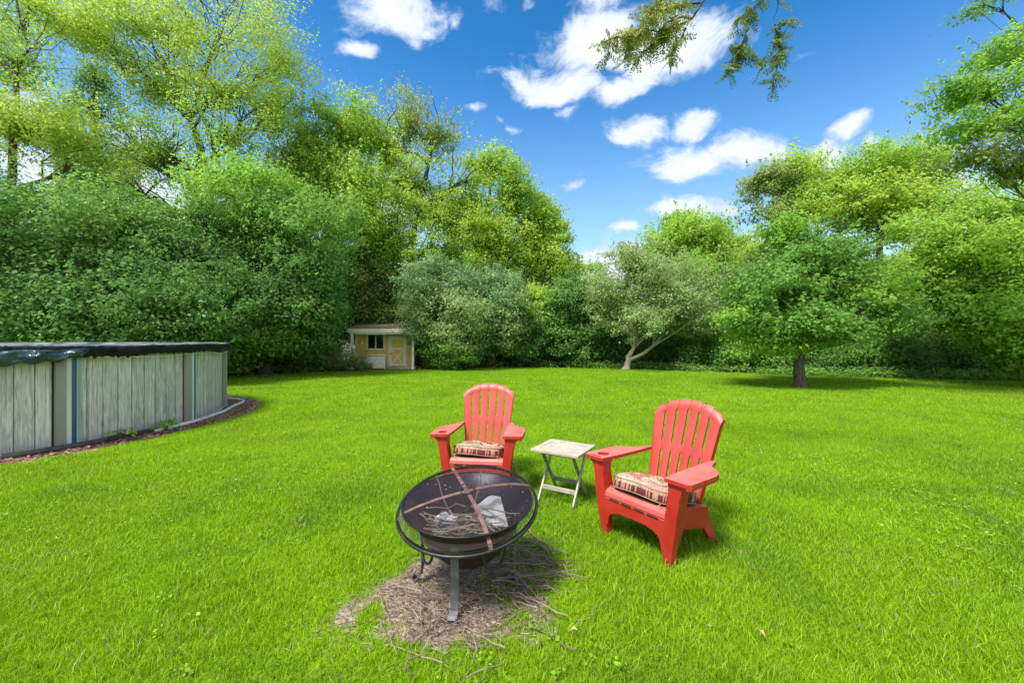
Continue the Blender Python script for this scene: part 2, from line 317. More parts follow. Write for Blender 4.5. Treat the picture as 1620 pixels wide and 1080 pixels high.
def lawn_mat():
    m = bpy.data.materials.new('lawn_soil'); m.use_nodes = True
    nt = m.node_tree; N = nt.nodes; L = nt.links; b = N['Principled BSDF']
    geo = N.new('ShaderNodeNewGeometry')
    a = N.new('ShaderNodeAttribute'); a.attribute_name='mask'   # r = bare earth, g = mulch
    sp = N.new('ShaderNodeSeparateColor'); L.new(a.outputs['Color'], sp.inputs[0])
    def noise(s, d=5):
        n = N.new('ShaderNodeTexNoise'); n.inputs['Scale'].default_value=s; n.inputs['Detail'].default_value=d; L.new(geo.outputs['Position'], n.inputs['Vector']); return n.outputs['Fac']
    def mix(fac, aa, bb):
        x = N.new('ShaderNodeMix'); x.data_type='RGBA'; L.new(fac, x.inputs['Factor'])
        for s, v in (('A', aa), ('B', bb)):
            if isinstance(v, tuple): x.inputs[s].default_value=(*v,1)
            else: L.new(v, x.inputs[s])
        return x.outputs['Result']
    def rng_(v, lo, hi):
        r = N.new('ShaderNodeMapRange'); L.new(v, r.inputs['Value']); r.inputs['From Min'].default_value=lo; r.inputs['From Max'].default_value=hi; return r.outputs[0]
    gr = mix(rng_(noise(30),.35,.65), (.065,.14,.004), (.12,.23,.006))
    gr = mix(rng_(noise(1.3,3),.35,.7), gr, (.15,.27,.004))
    so = mix(rng_(noise(26,8),.35,.65), (.17,.125,.095), (.38,.305,.24))
    mu = mix(rng_(noise(60,6),.4,.6), (.28,.16,.12), (.48,.36,.28))
    def edge(ch):
        n = noise(9,6); ad = N.new('ShaderNodeMath'); ad.operation='ADD'; L.new(ch, ad.inputs[0])
        s = N.new('ShaderNodeMath'); s.operation='MULTIPLY_ADD'; L.new(n, s.inputs[0]); s.inputs[1].default_value=.6; s.inputs[2].default_value=-.3
        L.new(s.outputs[0], ad.inputs[1]); return rng_(ad.outputs[0], .38, .55)
    c = mix(edge(sp.outputs[0]), gr, so); c = mix(edge(sp.outputs[1]), c, mu)
    L.new(c, b.inputs['Base Color']); b.inputs['Roughness'].default_value=.95; b.inputs['Specular IOR Level'].default_value=.1
    bp = N.new('ShaderNodeBump'); bp.inputs['Strength'].default_value=.8; bp.inputs['Distance'].default_value=.015; L.new(noise(45,6), bp.inputs['Height']); L.new(bp.outputs[0], b.inputs['Normal'])
    return m
M['lawn'] = lawn_mat()
M['litter'] = mat('forest_litter', (.055,.045,.028), .95, col2=(.10,.12,.035), nscale=1.2, ncoord='Object', detail=8, bump=(6,.8,.05))

# ------------------------------------------------------------------ mesh helpers
class MB:
    def __init__(s): s.v=[]; s.f=[]; s.m=[]
    def add(s, vs, fs, mi=0):
        o=len(s.v); s.v += [tuple(v) for v in vs]; s.f += [tuple(i+o for i in f) for f in fs]; s.m += [mi]*len(fs)
    def box(s, c, d, rot=None, mi=0):
        vs=[]
        for z in (-.5,.5):
            for x,y in ((-.5,-.5),(.5,-.5),(.5,.5),(-.5,.5)):
                p=Vector((x*d[0],y*d[1],z*d[2]))
                if rot is not None: p = rot @ p
                vs.append(p+Vector(c))
        s.add(vs,[(3,2,1,0),(4,5,6,7),(0,1,5,4),(1,2,6,5),(2,3,7,6),(3,0,4,7)],mi)
    def bar(s, a, b, w, t, side=None, mi=0):
        """flat bar from a to b; w along side, t the other way"""
        a=Vector(a); b=Vector(b); d=(b-a); L=d.length; d.normalize()
        side = Vector(side) if side is not None else (Vector((0,0,1)).cross(d) if abs(d.z)<.95 else Vector((1,0,0)))
        side = (side - d*side.dot(d)).normalized(); n=d.cross(side)
        s.box((a+b)/2,(L,w,t),Matrix((d,side,n)).transposed(),mi)
    def tube(s, pts, rad, n=8, mi=0, cap=True):
        pts=[Vector(p) for p in pts]; k=len(pts)
        if not hasattr(rad,'__len__'): rad=[rad]*k
        vs=[]; up=None
        for i,p in enumerate(pts):
            t=(pts[min(i+1,k-1)]-pts[max(i-1,0)])
            if t.length<1e-9: t=Vector((0,0,1))
            t.normalize()
            if up is None: up = Vector((0,0,1)).cross(t) if abs(t.z)<.9 else Vector((1,0,0)).cross(t)
            up = up - t*up.dot(t)
            if up.length<1e-6: up = Vector((.3,.5,.8)).cross(t)
            up.normalize(); w=t.cross(up)
            for j in range(n):
                a=2*PI*j/n; vs.append(p+(up*math.cos(a)+w*math.sin(a))*rad[i])
        fs=[(i*n+j,i*n+(j+1)%n,(i+1)*n+(j+1)%n,(i+1)*n+j) for i in range(k-1) for j in range(n)]
        if cap: fs += [tuple(range(n-1,-1,-1)), tuple((k-1)*n+j for j in range(n))]
        s.add(vs,fs,mi)
    def loft(s, secs, mi=0, cap=True, closed=True):
        n=len(secs[0]); vs=[p for q in secs for p in q]; k=len(secs)
        fs=[(i*n+j,i*n+(j+1)%n,(i+1)*n+(j+1)%n,(i+1)*n+j) for i in range(k-1) for j in range(n if closed else n-1)]
        if cap: fs += [tuple(range(n-1,-1,-1)), tuple((k-1)*n+j for j in range(n))]
        s.add(vs,fs,mi)
    def prism(s, poly, fn, mi=0):
        """poly: 2-D points; fn(u,v,k) -> 3-D for k=0,1"""
        n=len(poly); s.add([fn(u,v,0) for u,v in poly]+[fn(u,v,1) for u,v in poly],
            [tuple(range(n-1,-1,-1)),tuple(range(n,2*n))]+[(i,(i+1)%n,(i+1)%n+n,i+n) for i in range(n)],mi)
    def lathe(s, prof, n=48, mi=0, mat_=None):
        vs=[]; k=len(prof)
        for r,z in prof:
            for j in range(n):
                a=2*PI*j/n; p=Vector((r*math.cos(a),r*math.sin(a),z)); vs.append(mat_@p if mat_ else p)
        s.add(vs,[(i*n+j,i*n+(j+1)%n,(i+1)*n+(j+1)%n,(i+1)*n+j) for i in range(k-1) for j in range(n)],mi)
    def build(s, name, mats, parent=None, bevel=0, smooth=None, loc=None, rotz=None, seg=2):
        me=bpy.data.meshes.new(name); me.from_pydata(s.v,[],s.f); me.update()
        bm=bmesh.new(); bm.from_mesh(me); bmesh.ops.recalc_face_normals(bm, faces=bm.faces); bm.to_mesh(me); bm.free()
        if not isinstance(mats,(list,tuple)): mats=[mats]
        for q in mats: me.materials.append(q)
        if len(mats)>1: me.polygons.foreach_set('material_index', s.m)
        if smooth is not None:
            me.polygons.foreach_set('use_smooth',[True]*len(me.polygons)); me.set_sharp_from_angle(angle=R(smooth))
        o=bpy.data.objects.new(name,me); C.objects.link(o)
        if parent is not None: o.parent=parent
        if loc is not None: o.location=loc
        if rotz is not None: o.rotation_euler=(0,0,rotz)
        if bevel:
            b=o.modifiers.new('bevel','BEVEL'); b.width=bevel; b.segments=seg; b.limit_method='ANGLE'; b.angle_limit=R(40)
        return o

def tag(o,label=None,cat=None,group=None,kind=None):
    if label: o['label']=label
    if cat: o['category']=cat
    if group: o['group']=group
    if kind: o['kind']=kind
    return o
def empty(name,loc,rz,label,cat,group=None):
    o=bpy.data.objects.new(name,None); C.objects.link(o); o.location=loc; o.rotation_euler=(0,0,rz); o.empty_display_size=.1
    return tag(o,label,cat,group)

def np_mesh(name, verts, quads, mt, parent=None, cols=None, tris=False, smooth=False):
    """fast mesh from arrays; cols per vertex"""
    k = 3 if tris else 4
    me=bpy.data.meshes.new(name); nv=len(verts); nf=len(quads)
    me.vertices.add(nv); me.vertices.foreach_set('co', np.ascontiguousarray(verts,dtype=np.float32).ravel())
    me.loops.add(nf*k); me.loops.foreach_set('vertex_index', np.ascontiguousarray(quads,dtype=np.int32).ravel())
    me.polygons.add(nf); me.polygons.foreach_set('loop_start', np.arange(0,nf*k,k,dtype=np.int32))
    if cols is not None:
        at=me.color_attributes.new('Col','FLOAT_COLOR','POINT')
        c4=np.ones((nv,4),dtype=np.float32); c4[:,:3]=cols; at.data.foreach_set('color',c4.ravel())
    me.materials.append(mt); me.update(calc_edges=True); me.validate()
    o=bpy.data.objects.new(name,me); C.objects.link(o)
    if parent is not None: o.parent=parent
    return o

class VNoise:
    def __init__(s, seed, n=64): s.g=np.random.default_rng(seed).random((n,n)); s.n=n
    def __call__(s, x, y):
        n=s.n; xi=np.floor(x).astype(int); yi=np.floor(y).astype(int); fx=x-xi; fy=y-yi
        fx=fx*fx*(3-2*fx); fy=fy*fy*(3-2*fy); g=s.g
        a=g[xi%n,yi%n]; b=g[(xi+1)%n,yi%n]; c=g[xi%n,(yi+1)%n]; d=g[(xi+1)%n,(yi+1)%n]
        return (a*(1-fx)+b*fx)*(1-fy)+(c*(1-fx)+d*fx)*fy
VN=[VNoise(i) for i in range(6)]
class VNoise3:
    def __init__(s, seed, n=24): s.g=np.random.default_rng(seed).random((n,n,n)); s.n=n
    def __call__(s, p):
        n=s.n; i=np.floor(p).astype(int); f=p-i; f=f*f*(3-2*f); g=s.g; r=0
        for dx in (0,1):
            for dy in (0,1):
                for dz in (0,1):
                    w=(f[:,0] if dx else 1-f[:,0])*(f[:,1] if dy else 1-f[:,1])*(f[:,2] if dz else 1-f[:,2])
                    r=r+w*g[(i[:,0]+dx)%n,(i[:,1]+dy)%n,(i[:,2]+dz)%n]
        return r
N3=VNoise3(99)

# ------------------------------------------------------------------ ground
EDGE_X=np.array([-900,0,370,440,556,700,830,990,1130,1267,1450,1620,2600])
EDGE_Y=np.array([ 640,606,594,592,586,583,580.5,583,588,594,599,603,628])
def lawn_limit(x,y):
    """distance (m) of the lawn's far edge along the direction of x,y"""
    px=CX+F*x/np.maximum(y,.05); px=np.clip(px,-900,2600)
    return CAM_H*F/(np.interp(px,EDGE_X,EDGE_Y)-CY)

def bare_mask(x,y):
    # worn earth round the fire pit, 1 inside
    n1=VN[0](x*2.3+5,y*2.3+9); n2=VN[1](x*7,y*7)
    n3=VN[3](x*17,y*17)
    dx=(x-(-.21)); dy=(y-2.08)
    rr=np.sqrt((dx/.57)**2+(dy/np.where(dy>0,.62,.42))**2)
    return np.clip((1.20-rr)*.95+(n1-.5)*.80+(n2-.5)*.75+(n3-.5)*.5,0,1)
def mulch_mask(x,y):
    d=np.hypot(x-POOL_C.x,y-POOL_C.y)-POOL_R
    n=VN[2](x*1.6,y*1.6)
    wd=.22+.30*np.clip((y-5.5)/3,0,1)
    return np.clip(1.0-(d-wd)/.28+(n-.5)*.9,0,1)

# one ground sheet to the horizon
me=bpy.data.meshes.new('ground'); me.from_pydata([(-600,-600,-.012),(600,-600,-.012),(600,900,-.012),(-600,900,-.012)],[],[(0,1,2,3)]); me.materials.append(M['litter'])
o=bpy.data.objects.new('ground',me); C.objects.link(o); tag(o,'dark forest litter beneath and beyond the trees','ground',kind='structure')

# lawn sheet, clipped at the tree line, in polar strips
def build_lawn():
    cols=[]; pxs=np.linspace(-900,2600,141)
    rows=[0]+list(np.linspace(.6,4,60))+list(np.geomspace(4.1,1.0,0))
    vs=[]; 
    # regular grid in world space near, radial far
    T=np.concatenate([np.linspace(.02,.3,60),np.linspace(.31,1,36)])
    for px in pxs:
        lim=CAM_H*F/(np.interp(px,EDGE_X,EDGE_Y)-CY)
        lim+= (VN[3](np.array([px*.02]),np.array([0.]))[0]-.5)*.7
        for t in T:
            D=lim*t; vs.append(((px-CX)/F*D, D, 0.0))
    n=len(T); q=[(i*n+j,(i+1)*n+j,(i+1)*n+j+1,i*n+j+1) for i in range(len(pxs)-1) for j in range(n-1)]
    v=np.array(vs)
    # the yard behind the viewer
    o=np_mesh('lawn',v,np.array(q),M['lawn'])
    at=o.data.color_attributes.new('mask','FLOAT_COLOR','POINT')
    c=np.ones((len(v),4),dtype=np.float32); c[:,0]=bare_mask(v[:,0],v[:,1]); c[:,1]=mulch_mask(v[:,0],v[:,1]); c[:,2]=0
    at.data.foreach_set('color',c.ravel())
    tag(o,'bright green mown lawn with a worn patch under the fire pit','lawn',kind='structure')
    mb=MB(); mb.add([(-30,-25,-.006),(30,-25,-.006),(30,.6,-.006),(-30,.6,-.006)],[(0,1,2,3)])
    b=mb.build('lawn',M['lawn']); tag(b,'lawn behind the viewer','lawn',kind='structure')
build_lawn()

def build_grass():
    rng=np.random.default_rng(11)
    V=[];Q=[];K=[]; base=0
    zones=[(1.15,2.6,17000,.0034,.044),(2.6,4.2,9500,.0042,.044),(4.2,7.5,3600,.0066,.044),(7.5,13,1100,.012,.045),(13,22,500,.020,.04)]
    V3=[];T3=[];K3=[];b3=0
    for (d0,d1,dens,wd,ht) in zones:
        hw=1.34*d1+.9; e0=d0 if d0<2 else d0*.78; e1=d1*1.22; n=int((2*hw)*(e1-e0)*dens)
        x=rng.uniform(-hw,hw,n); y=rng.uniform(e0,e1,n)
        wz=np.clip((d1*1.22-y)/(d1*.44),0,1)*(1 if d0<2 else np.clip((y-d0*.78)/(d0*.44),0,1))
        keep=(np.abs(x)<1.34*y+.9)&(rng.random(n)<wz)
        x=x[keep];y=y[keep]
        lim=lawn_limit(x,y)+ (VN[3](x*.6,y*.6)-.5)*.5
        bm_=bare_mask(x,y); mm=mulch_mask(x,y)
        dp=np.hypot(x-POOL_C.x,y-POOL_C.y)-POOL_R
        n1=VN[4](x*3.1,y*3.1); n2=VN[5](x*.55+3,y*.55); n3=VN[1](x*11,y*11)
        prob=np.clip(1.10-1.7*np.maximum(bm_,mm*.95),.07,1)*(.55+.6*n3)
        keep=(y<lim)&(dp>.02)&(rng.random(len(x))<prob)
        x,y,bm_,mm,n1,n2,n3=[a[keep] for a in (x,y,bm_,mm,n1,n2,n3)]
        n=len(x)
        h=ht*(.45+.75*rng.random(n))*(.80+.40*n1)*(1-.45*np.maximum(bm_,mm))
        w=wd*(.6+.7*rng.random(n))
        # blades lie over in locally shared directions
        ang=rng.uniform(0,2*PI,n)+VN[2](x*1.7,y*1.7)*2; lean=h*(.15+.85*rng.random(n))
        lx=np.cos(ang)*lean; ly=np.sin(ang)*lean
        wa=rng.uniform(0,2*PI,n); wx=np.cos(wa)*w/2; wy=np.sin(wa)*w/2
        z=np.zeros(n)-.003
        # colours
        t=rng.random(n)[:,None]
        c1=np.array([.165,.345,.003]); c2=np.array([.290,.475,.005]); c3=np.array([.060,.215,.008]); st=np.array([.44,.37,.20])
        c=c1*(1-t)+c2*t
        g=np.clip((n2-.55)*2.2,0,1)[:,None]*.55; c=c*(1-g)+c3*g
        g=np.clip((.45-n1)*2,0,1)[:,None]*.35; c=c*(1-g)+c2*g
        g=np.clip((VN[3](x*.9+4,y*.9+2)-.5)*2.4,0,1)[:,None]*.5; c=c*(1-g)+np.array([.26,.40,.012])*g
        g=np.clip((VN[0](x*1.9+4,y*1.9+7)-.62)*3,0,1)[:,None]*.5; c=c*(1-g)+np.array([.075,.215,.018])*g
        c=c*(.72+.56*rng.random((n,1)))
        dead=rng.random(n)<(.018+.10*np.clip((VN[5](x*2.7+1,y*2.7)-.68)*3,0,1)+.55*np.clip(np.maximum(bm_,mm),0,1)); c[dead]=st*(.6+.6*rng.random((dead.sum(),1)))
        if d0<4:
            m_=.55
            v=np.empty((n,6,3))
            tip=.12
            P0=np.stack([x,y,z],1); P1=np.stack([x+lx*.28,y+ly*.28,z+h*.62],1); P2=np.stack([x+lx,y+ly,z+h*.95],1)
            Wv=np.stack([wx,wy,z*0],1)
            v[:,0]=P0-Wv; v[:,1]=P0+Wv; v[:,2]=P1+Wv*.85; v[:,3]=P1-Wv*.85; v[:,4]=P2+Wv*tip; v[:,5]=P2-Wv*tip
            idx=np.arange(n)[:,None]*6
            q=np.concatenate([idx+np.array([0,1,2,3]),idx+np.array([3,2,4,5])],0)+base
            V.append(v.reshape(-1,3)); Q.append(q); 
            cc=np.repeat(c[:,None,:],6,1); cc[:,0:2]*=.92; K.append(cc.reshape(-1,3)); base+=n*6
        else:
            v=np.empty((n,3,3)); P0=np.stack([x,y,z],1); P2=np.stack([x+lx*.8,y+ly*.8,z+h],1); Wv=np.stack([wx,wy,z*0],1)
            v[:,0]=P0-Wv; v[:,1]=P0+Wv; v[:,2]=P2
            T3.append((np.arange(n)[:,None]*3+np.array([0,1,2]))+b3); V3.append(v.reshape(-1,3)); K3.append(np.repeat(c[:,None,:],3,1).reshape(-1,3)); b3+=n*3
    o=np_mesh('grass',np.concatenate(V),np.concatenate(Q),M['grass'],cols=np.concatenate(K)); tag(o,'long bright green grass blades around the chairs','grass',kind='stuff')
    o=np_mesh('grass',np.concatenate(V3),np.concatenate(T3),M['grass'],cols=np.concatenate(K3),tris=True); tag(o,'mown grass of the farther lawn up to the trees','grass',kind='stuff')
build_grass()

# clover flowers and fallen petals dotted over the right of the lawn
def build_clover():
    rng=np.random.default_rng(5); pts=[]
    while len(pts)<420:
        x=rng.uniform(-9,16); y=rng.uniform(3,14)
        if abs(x)>1.33*y+1 or y>lawn_limit(np.array([x]),np.array([y]))[0]-.3: continue
        pr=np.clip((VN[0](np.array([x*.5+8]),np.array([y*.5]))[0]-.35)*2.5,0.02,1)*(.12 if x<2.2 else 1.0)
        if rng.random()>pr: continue
        pts.append((x,y))
    p=np.array(pts); n=len(p); v=np.empty((n,5,3)); r=rng.uniform(.003,.0065,n)*(1+p[:,1]*.07); z=rng.uniform(.035,.06,n)
    q=[]
    for k,(dx,dy) in enumerate(((-1,0),(0,-1),(1,0),(0,1))):
        v[:,k,0]=p[:,0]+dx*r; v[:,k,1]=p[:,1]+dy*r; v[:,k,2]=z
    v[:,4]=np.stack([p[:,0],p[:,1],z+r*1.2],1)
    idx=np.arange(n)[:,None]*5
    t=np.concatenate([idx+np.array(a) for a in ([0,1,4],[1,2,4],[2,3,4],[3,0,4])],0)
    cols=np.repeat((np.array([.62,.66,.50])*(.8+.3*rng.random((n,1))))[:,None,:],5,1).reshape(-1,3)
    o=np_mesh('clover_flowers',v.reshape(-1,3),t,M['leaf'],cols=cols,tris=True); tag(o,'tiny pale clover flowers scattered in the lawn','flowers',kind='stuff')
build_clover()
def lawn_weeds():
    rng=np.random.default_rng(55); P=[]
    while len(P)<900:
        x=rng.uniform(-6,9); y=rng.uniform(1.5,8)
        if abs(x)>1.33*y+.6 or math.hypot(x-POOL_C.x,y-POOL_C.y)<POOL_R+.6: continue
        k=VN[2](np.array([x*1.1+9]),np.array([y*1.1+3]))[0]
        if rng.random()>np.clip((k-.55)*5,0,1)*(1 if x>1.2 else .35)+.015: continue
        P.append((x,y,rng.uniform(.018,.042)))
    P=np.array(P); cid=np.repeat(np.arange(len(P)),7); cen=P[cid]+rng.normal(0,1,(len(cid),3))*np.array([.018,.018,.005])
    nr=np.array([0,0,1.])+rng.normal(0,.35,cen.shape); nr/=np.linalg.norm(nr,axis=1)[:,None]; t=rng.normal(0,1,cen.shape); t-=nr*(t*nr).sum(1)[:,None]; t/=np.linalg.norm(t,axis=1)[:,None]; b=np.cross(nr,t); s_=rng.uniform(.006,.013,(len(cen),1))
    v=np.empty((len(cen),4,3)); v[:,0]=cen-t*s_; v[:,1]=cen+b*s_*.8; v[:,2]=cen+t*s_; v[:,3]=cen-b*s_*.8
    c=np.array([.20,.37,.02])*(.7+.7*rng.random((len(cen),1)))
    o=np_mesh('clover_leaves',v.reshape(-1,3),np.arange(len(v)*4).reshape(-1,4),M['grass'],cols=np.repeat(c[:,None,:],4,1).reshape(-1,3)); tag(o,'patches of small clover leaves growing through the lawn','clover',kind='stuff')
lawn_weeds()

# ------------------------------------------------------------------ trees
PAL={
 'dark':   ((.055,.170,.038),(.205,.385,.095)),
 'mid':    ((.105,.255,.045),(.245,.440,.090)),
 'bright': ((.170,.360,.038),(.320,.530,.080)),
 'yellow': ((.290,.440,.045),(.470,.620,.120)),
 'lime':   ((.220,.400,.040),(.390,.570,.100)),
 'grey':   ((.190,.300,.100),(.400,.520,.220)),
 'bluish': ((.115,.240,.095),(.300,.455,.210)),
 'olive':  ((.190,.270,.065),(.350,.430,.140)),
}
def leaf_cloud(rng, cen, out, size, pal, clump_id, nclump, up=.55, outw=.5, rnd=.42, wid=.55):
    n=len(cen)
    nrm=np.array([0,0,1.])*up+out*outw+rng.normal(0,rnd,(n,3)); nrm/=np.linalg.norm(nrm,axis=1)[:,None]+1e-9
    t=rng.normal(0,1,(n,3)); t-=nrm*(t*nrm).sum(1)[:,None]; t/=np.linalg.norm(t,axis=1)[:,None]+1e-9
    b=np.cross(nrm,t); s=size*(.5+.95*rng.random((n,1)))
    v=np.empty((n,4,3)); v[:,0]=cen-t*s*.5; v[:,1]=cen+b*s*.5*wid+t*s*.05; v[:,2]=cen+t*s*.5-nrm*s*.1; v[:,3]=cen-b*s*.5*wid+t*s*.05
    a,bb=np.array(PAL[pal][0]),np.array(PAL[pal][1])
    ct=rng.random((nclump,1)); k=np.clip(ct[clump_id]*.6+rng.random((n,1))*.4,0,1)
    c=(a*(1-k)+bb*k)*(.82+.36*rng.random((n,1)))
    return v, np.repeat(c[:,None,:],4,1)

def crown_arrays(rng, lobes, leaf, per, clump_r, pal, shell=.62, gap=.35, flat=.5, seedn=0, droop=0):
    """lobes: list of (center, (rx,ry,rz), nclumps[, palette])"""
    Vs=[];Cs=[]; clumps=[]
    for lb in lobes:
        c=np.array(lb[0]); r=np.array(lb[1]); nc=int(lb[2]); pl=lb[3] if len(lb)>3 else pal
        d=rng.normal(0,1,(int(nc*2.2),3)); d/=np.linalg.norm(d,axis=1)[:,None]
        rad=shell+(1.04-shell)*rng.random((int(nc*2.2),1))**.8
        inner=rng.random(int(nc*2.2))<.22; rad[inner]*=rng.random((inner.sum(),1))
        # an uneven outline: the reach of the crown changes with direction
        wob=.62+.72*N3(d*1.7+c*.9+seedn*3.7)
        p=c+d*rad*r*wob[:,None]
        g=.65*N3(p/clump_r*.33+seedn*1.3)+.35*N3(p/clump_r*.8+seedn*5.1)
        ok=(g>gap)&(p[:,2]>.12); p=p[ok][:nc]; d=d[ok][:nc]
        if len(p)==0: continue
        nc2=len(p); cid=np.repeat(np.arange(nc2),per)
        cr=clump_r*(.6+.8*rng.random((nc2,1)))
        off=rng.normal(0,1,(len(cid),3))*np.array([.62,.62,.62*flat])
        ln=np.linalg.norm(off[:,:2],axis=1)
        cen=p[cid]+off*cr[cid]; cen[:,2]-=droop*ln*ln*cr[cid][:,0]
        cen[:,2]=np.maximum(cen[:,2],.03)
        # loose shoots standing out of the outline
        ns=max(3,int(nc*.30)) if clump_r>.12 else 1; d2=rng.normal(0,1,(ns,3)); d2[:,2]=np.abs(d2[:,2])*.9-.15; d2/=np.linalg.norm(d2,axis=1)[:,None]
        wob2=.62+.72*N3(d2*1.7+c*.9+seedn*3.7)
        p2=c+d2*r*wob2[:,None]; L2=clump_r*rng.uniform(.5,1.7,ns); p2=np.maximum(p2,np.array([-99,-99,min(.3,c[2])]))
        dir2=d2*.8+np.array([0,0,.75])+rng.normal(0,.25,(ns,3)); dir2/=np.linalg.norm(dir2,axis=1)[:,None]
        k2=max(6,per//4); c2=np.repeat(np.arange(ns),k2); tt=rng.random((len(c2),1))
        cen2=p2[c2]+dir2[c2]*(L2[c2][:,None]*(tt*1.1-.1))+rng.normal(0,1,(len(c2),3))*clump_r*.17*(1.15-tt)
        off=np.concatenate([off,rng.normal(0,1,(len(c2),3))*.5]); cen=np.concatenate([cen,cen2]); cid=np.concatenate([cid,c2+nc2]); nc2+=ns
        p=np.concatenate([p,p2+dir2*L2[:,None]*.9])
        o=cen-c; o/=np.linalg.norm(o,axis=1)[:,None]+1e-9
        oc=off*np.array([1,1,1/flat]); oc/=np.linalg.norm(oc,axis=1)[:,None]+1e-9
        o=o*.8+oc*1.5
        v,cc=leaf_cloud(rng,cen,o,leaf,pl,cid,nc2); Vs.append(v.reshape(-1,3)); Cs.append(cc.reshape(-1,3)); clumps.append((c,p))
    return np.concatenate(Vs),np.concatenate(Cs),clumps

def wobble_path(rng,a,b,k=5,amp=.08,sag=0.0):
    a=np.array(a);b=np.array(b);L=np.linalg.norm(b-a); pts=[]
    for i in range(k):
        t=i/(k-1); p=a*(1-t)+b*t
        if 0<i<k-1: p=p+rng.normal(0,amp*L*.5,3)
        p[2]+=sag*L*math.sin(PI*t); pts.append(tuple(p))
    return pts

NTREE=[0]
def tree(name,label,cat,base,trunk,lobes,leaf,per,clump_r,pal,tr_r=.15,bark='bark',group=None,shell=.62,gap=.33,flat=.5,droop=0,twigs=14,limb_r=.4,seed=None,stems=1):
    """base (x,y); trunk: list of world points above the base; lobes in world metres"""
    NTREE[0]+=1; sd=NTREE[0] if seed is None else seed
    rng=np.random.default_rng(100+sd)
    root=empty(name,(base[0],base[1],0),0,label,cat,group)
    B=np.array([base[0],base[1],0.])
    lb=[(np.array(l[0])-B,)+tuple(l[1:]) for l in lobes]
    lb=[(l[0],l[1],l[2]*1.12)+tuple(l[3:]) for l in lb]
    v,c,cl=crown_arrays(rng,lb,leaf,int(per*.95),clump_r*.82,pal,shell,gap+.09,max(flat,.5),sd,droop)
    q=np.arange(len(v)).reshape(-1,4)
    np_mesh('crown' if cat=='tree' else 'foliage',v,q,M['leaf'],root,cols=c)
    mb=MB()
    tp=[tuple(np.array(p)-B) for p in trunk]
    pts=[(0,0,-.05)]+tp; k=len(pts)
    # refine the trunk with gentle wobble
    fine=[];rad=[]
    for i in range(k-1):
        for j in range(4):
            t=j/4; p=np.array(pts[i])*(1-t)+np.array(pts[i+1])*t
            if not(i==0 and j==0): p=p+rng.normal(0,tr_r*.12,3)*np.array([1,1,0])
            fine.append(tuple(p)); g=(i+t)/(k-1); rad.append(tr_r*(1-.62*g)*(1.0 if g>.08 else 1.0+.35*(1-g/.08)))
    fine.append(pts[-1]); rad.append(tr_r*.36)
    mb.tube(fine,rad,10)
    tpn=np.array(fine)
    for (c0,P) in cl:
        # a limb leaves the trunk at the nearest sensible height and reaches into the lobe
        hz=np.clip(c0[2]-.6*np.hypot(c0[0],c0[1])-.3, tpn[-1][2]*.45, tpn[-1][2]); i0=int(np.argmin(np.abs(tpn[:,2]-hz))); a=tpn[i0]
        lp=wobble_path(rng,a,c0,6,.10,.04); r0=max(rad[i0]*.62*limb_r/.4,.02)
        mb.tube(lp,[r0*(1-.75*t/5)+.006 for t in range(6)],6)
        sel=rng.permutation(len(P))[:twigs]
        for s_ in sel:
            st=np.array(lp[rng.integers(2,6)]); mb.tube(wobble_path(rng,st,P[s_],4,.12,.03),[r0*.34+.004,r0*.24+.004,r0*.14+.003,.004],4,cap=False)
    mb.build('trunk' if cat=='tree' else 'stem',M[bark],root,smooth=60)
    return root

def L_(px,py,prx,pry,D,ry,nc,pal=None):
    c=W(px,py,D); t=(tuple(c),(prx*D/F,ry,pry*D/F),nc)
    return t+((pal,) if pal else ())

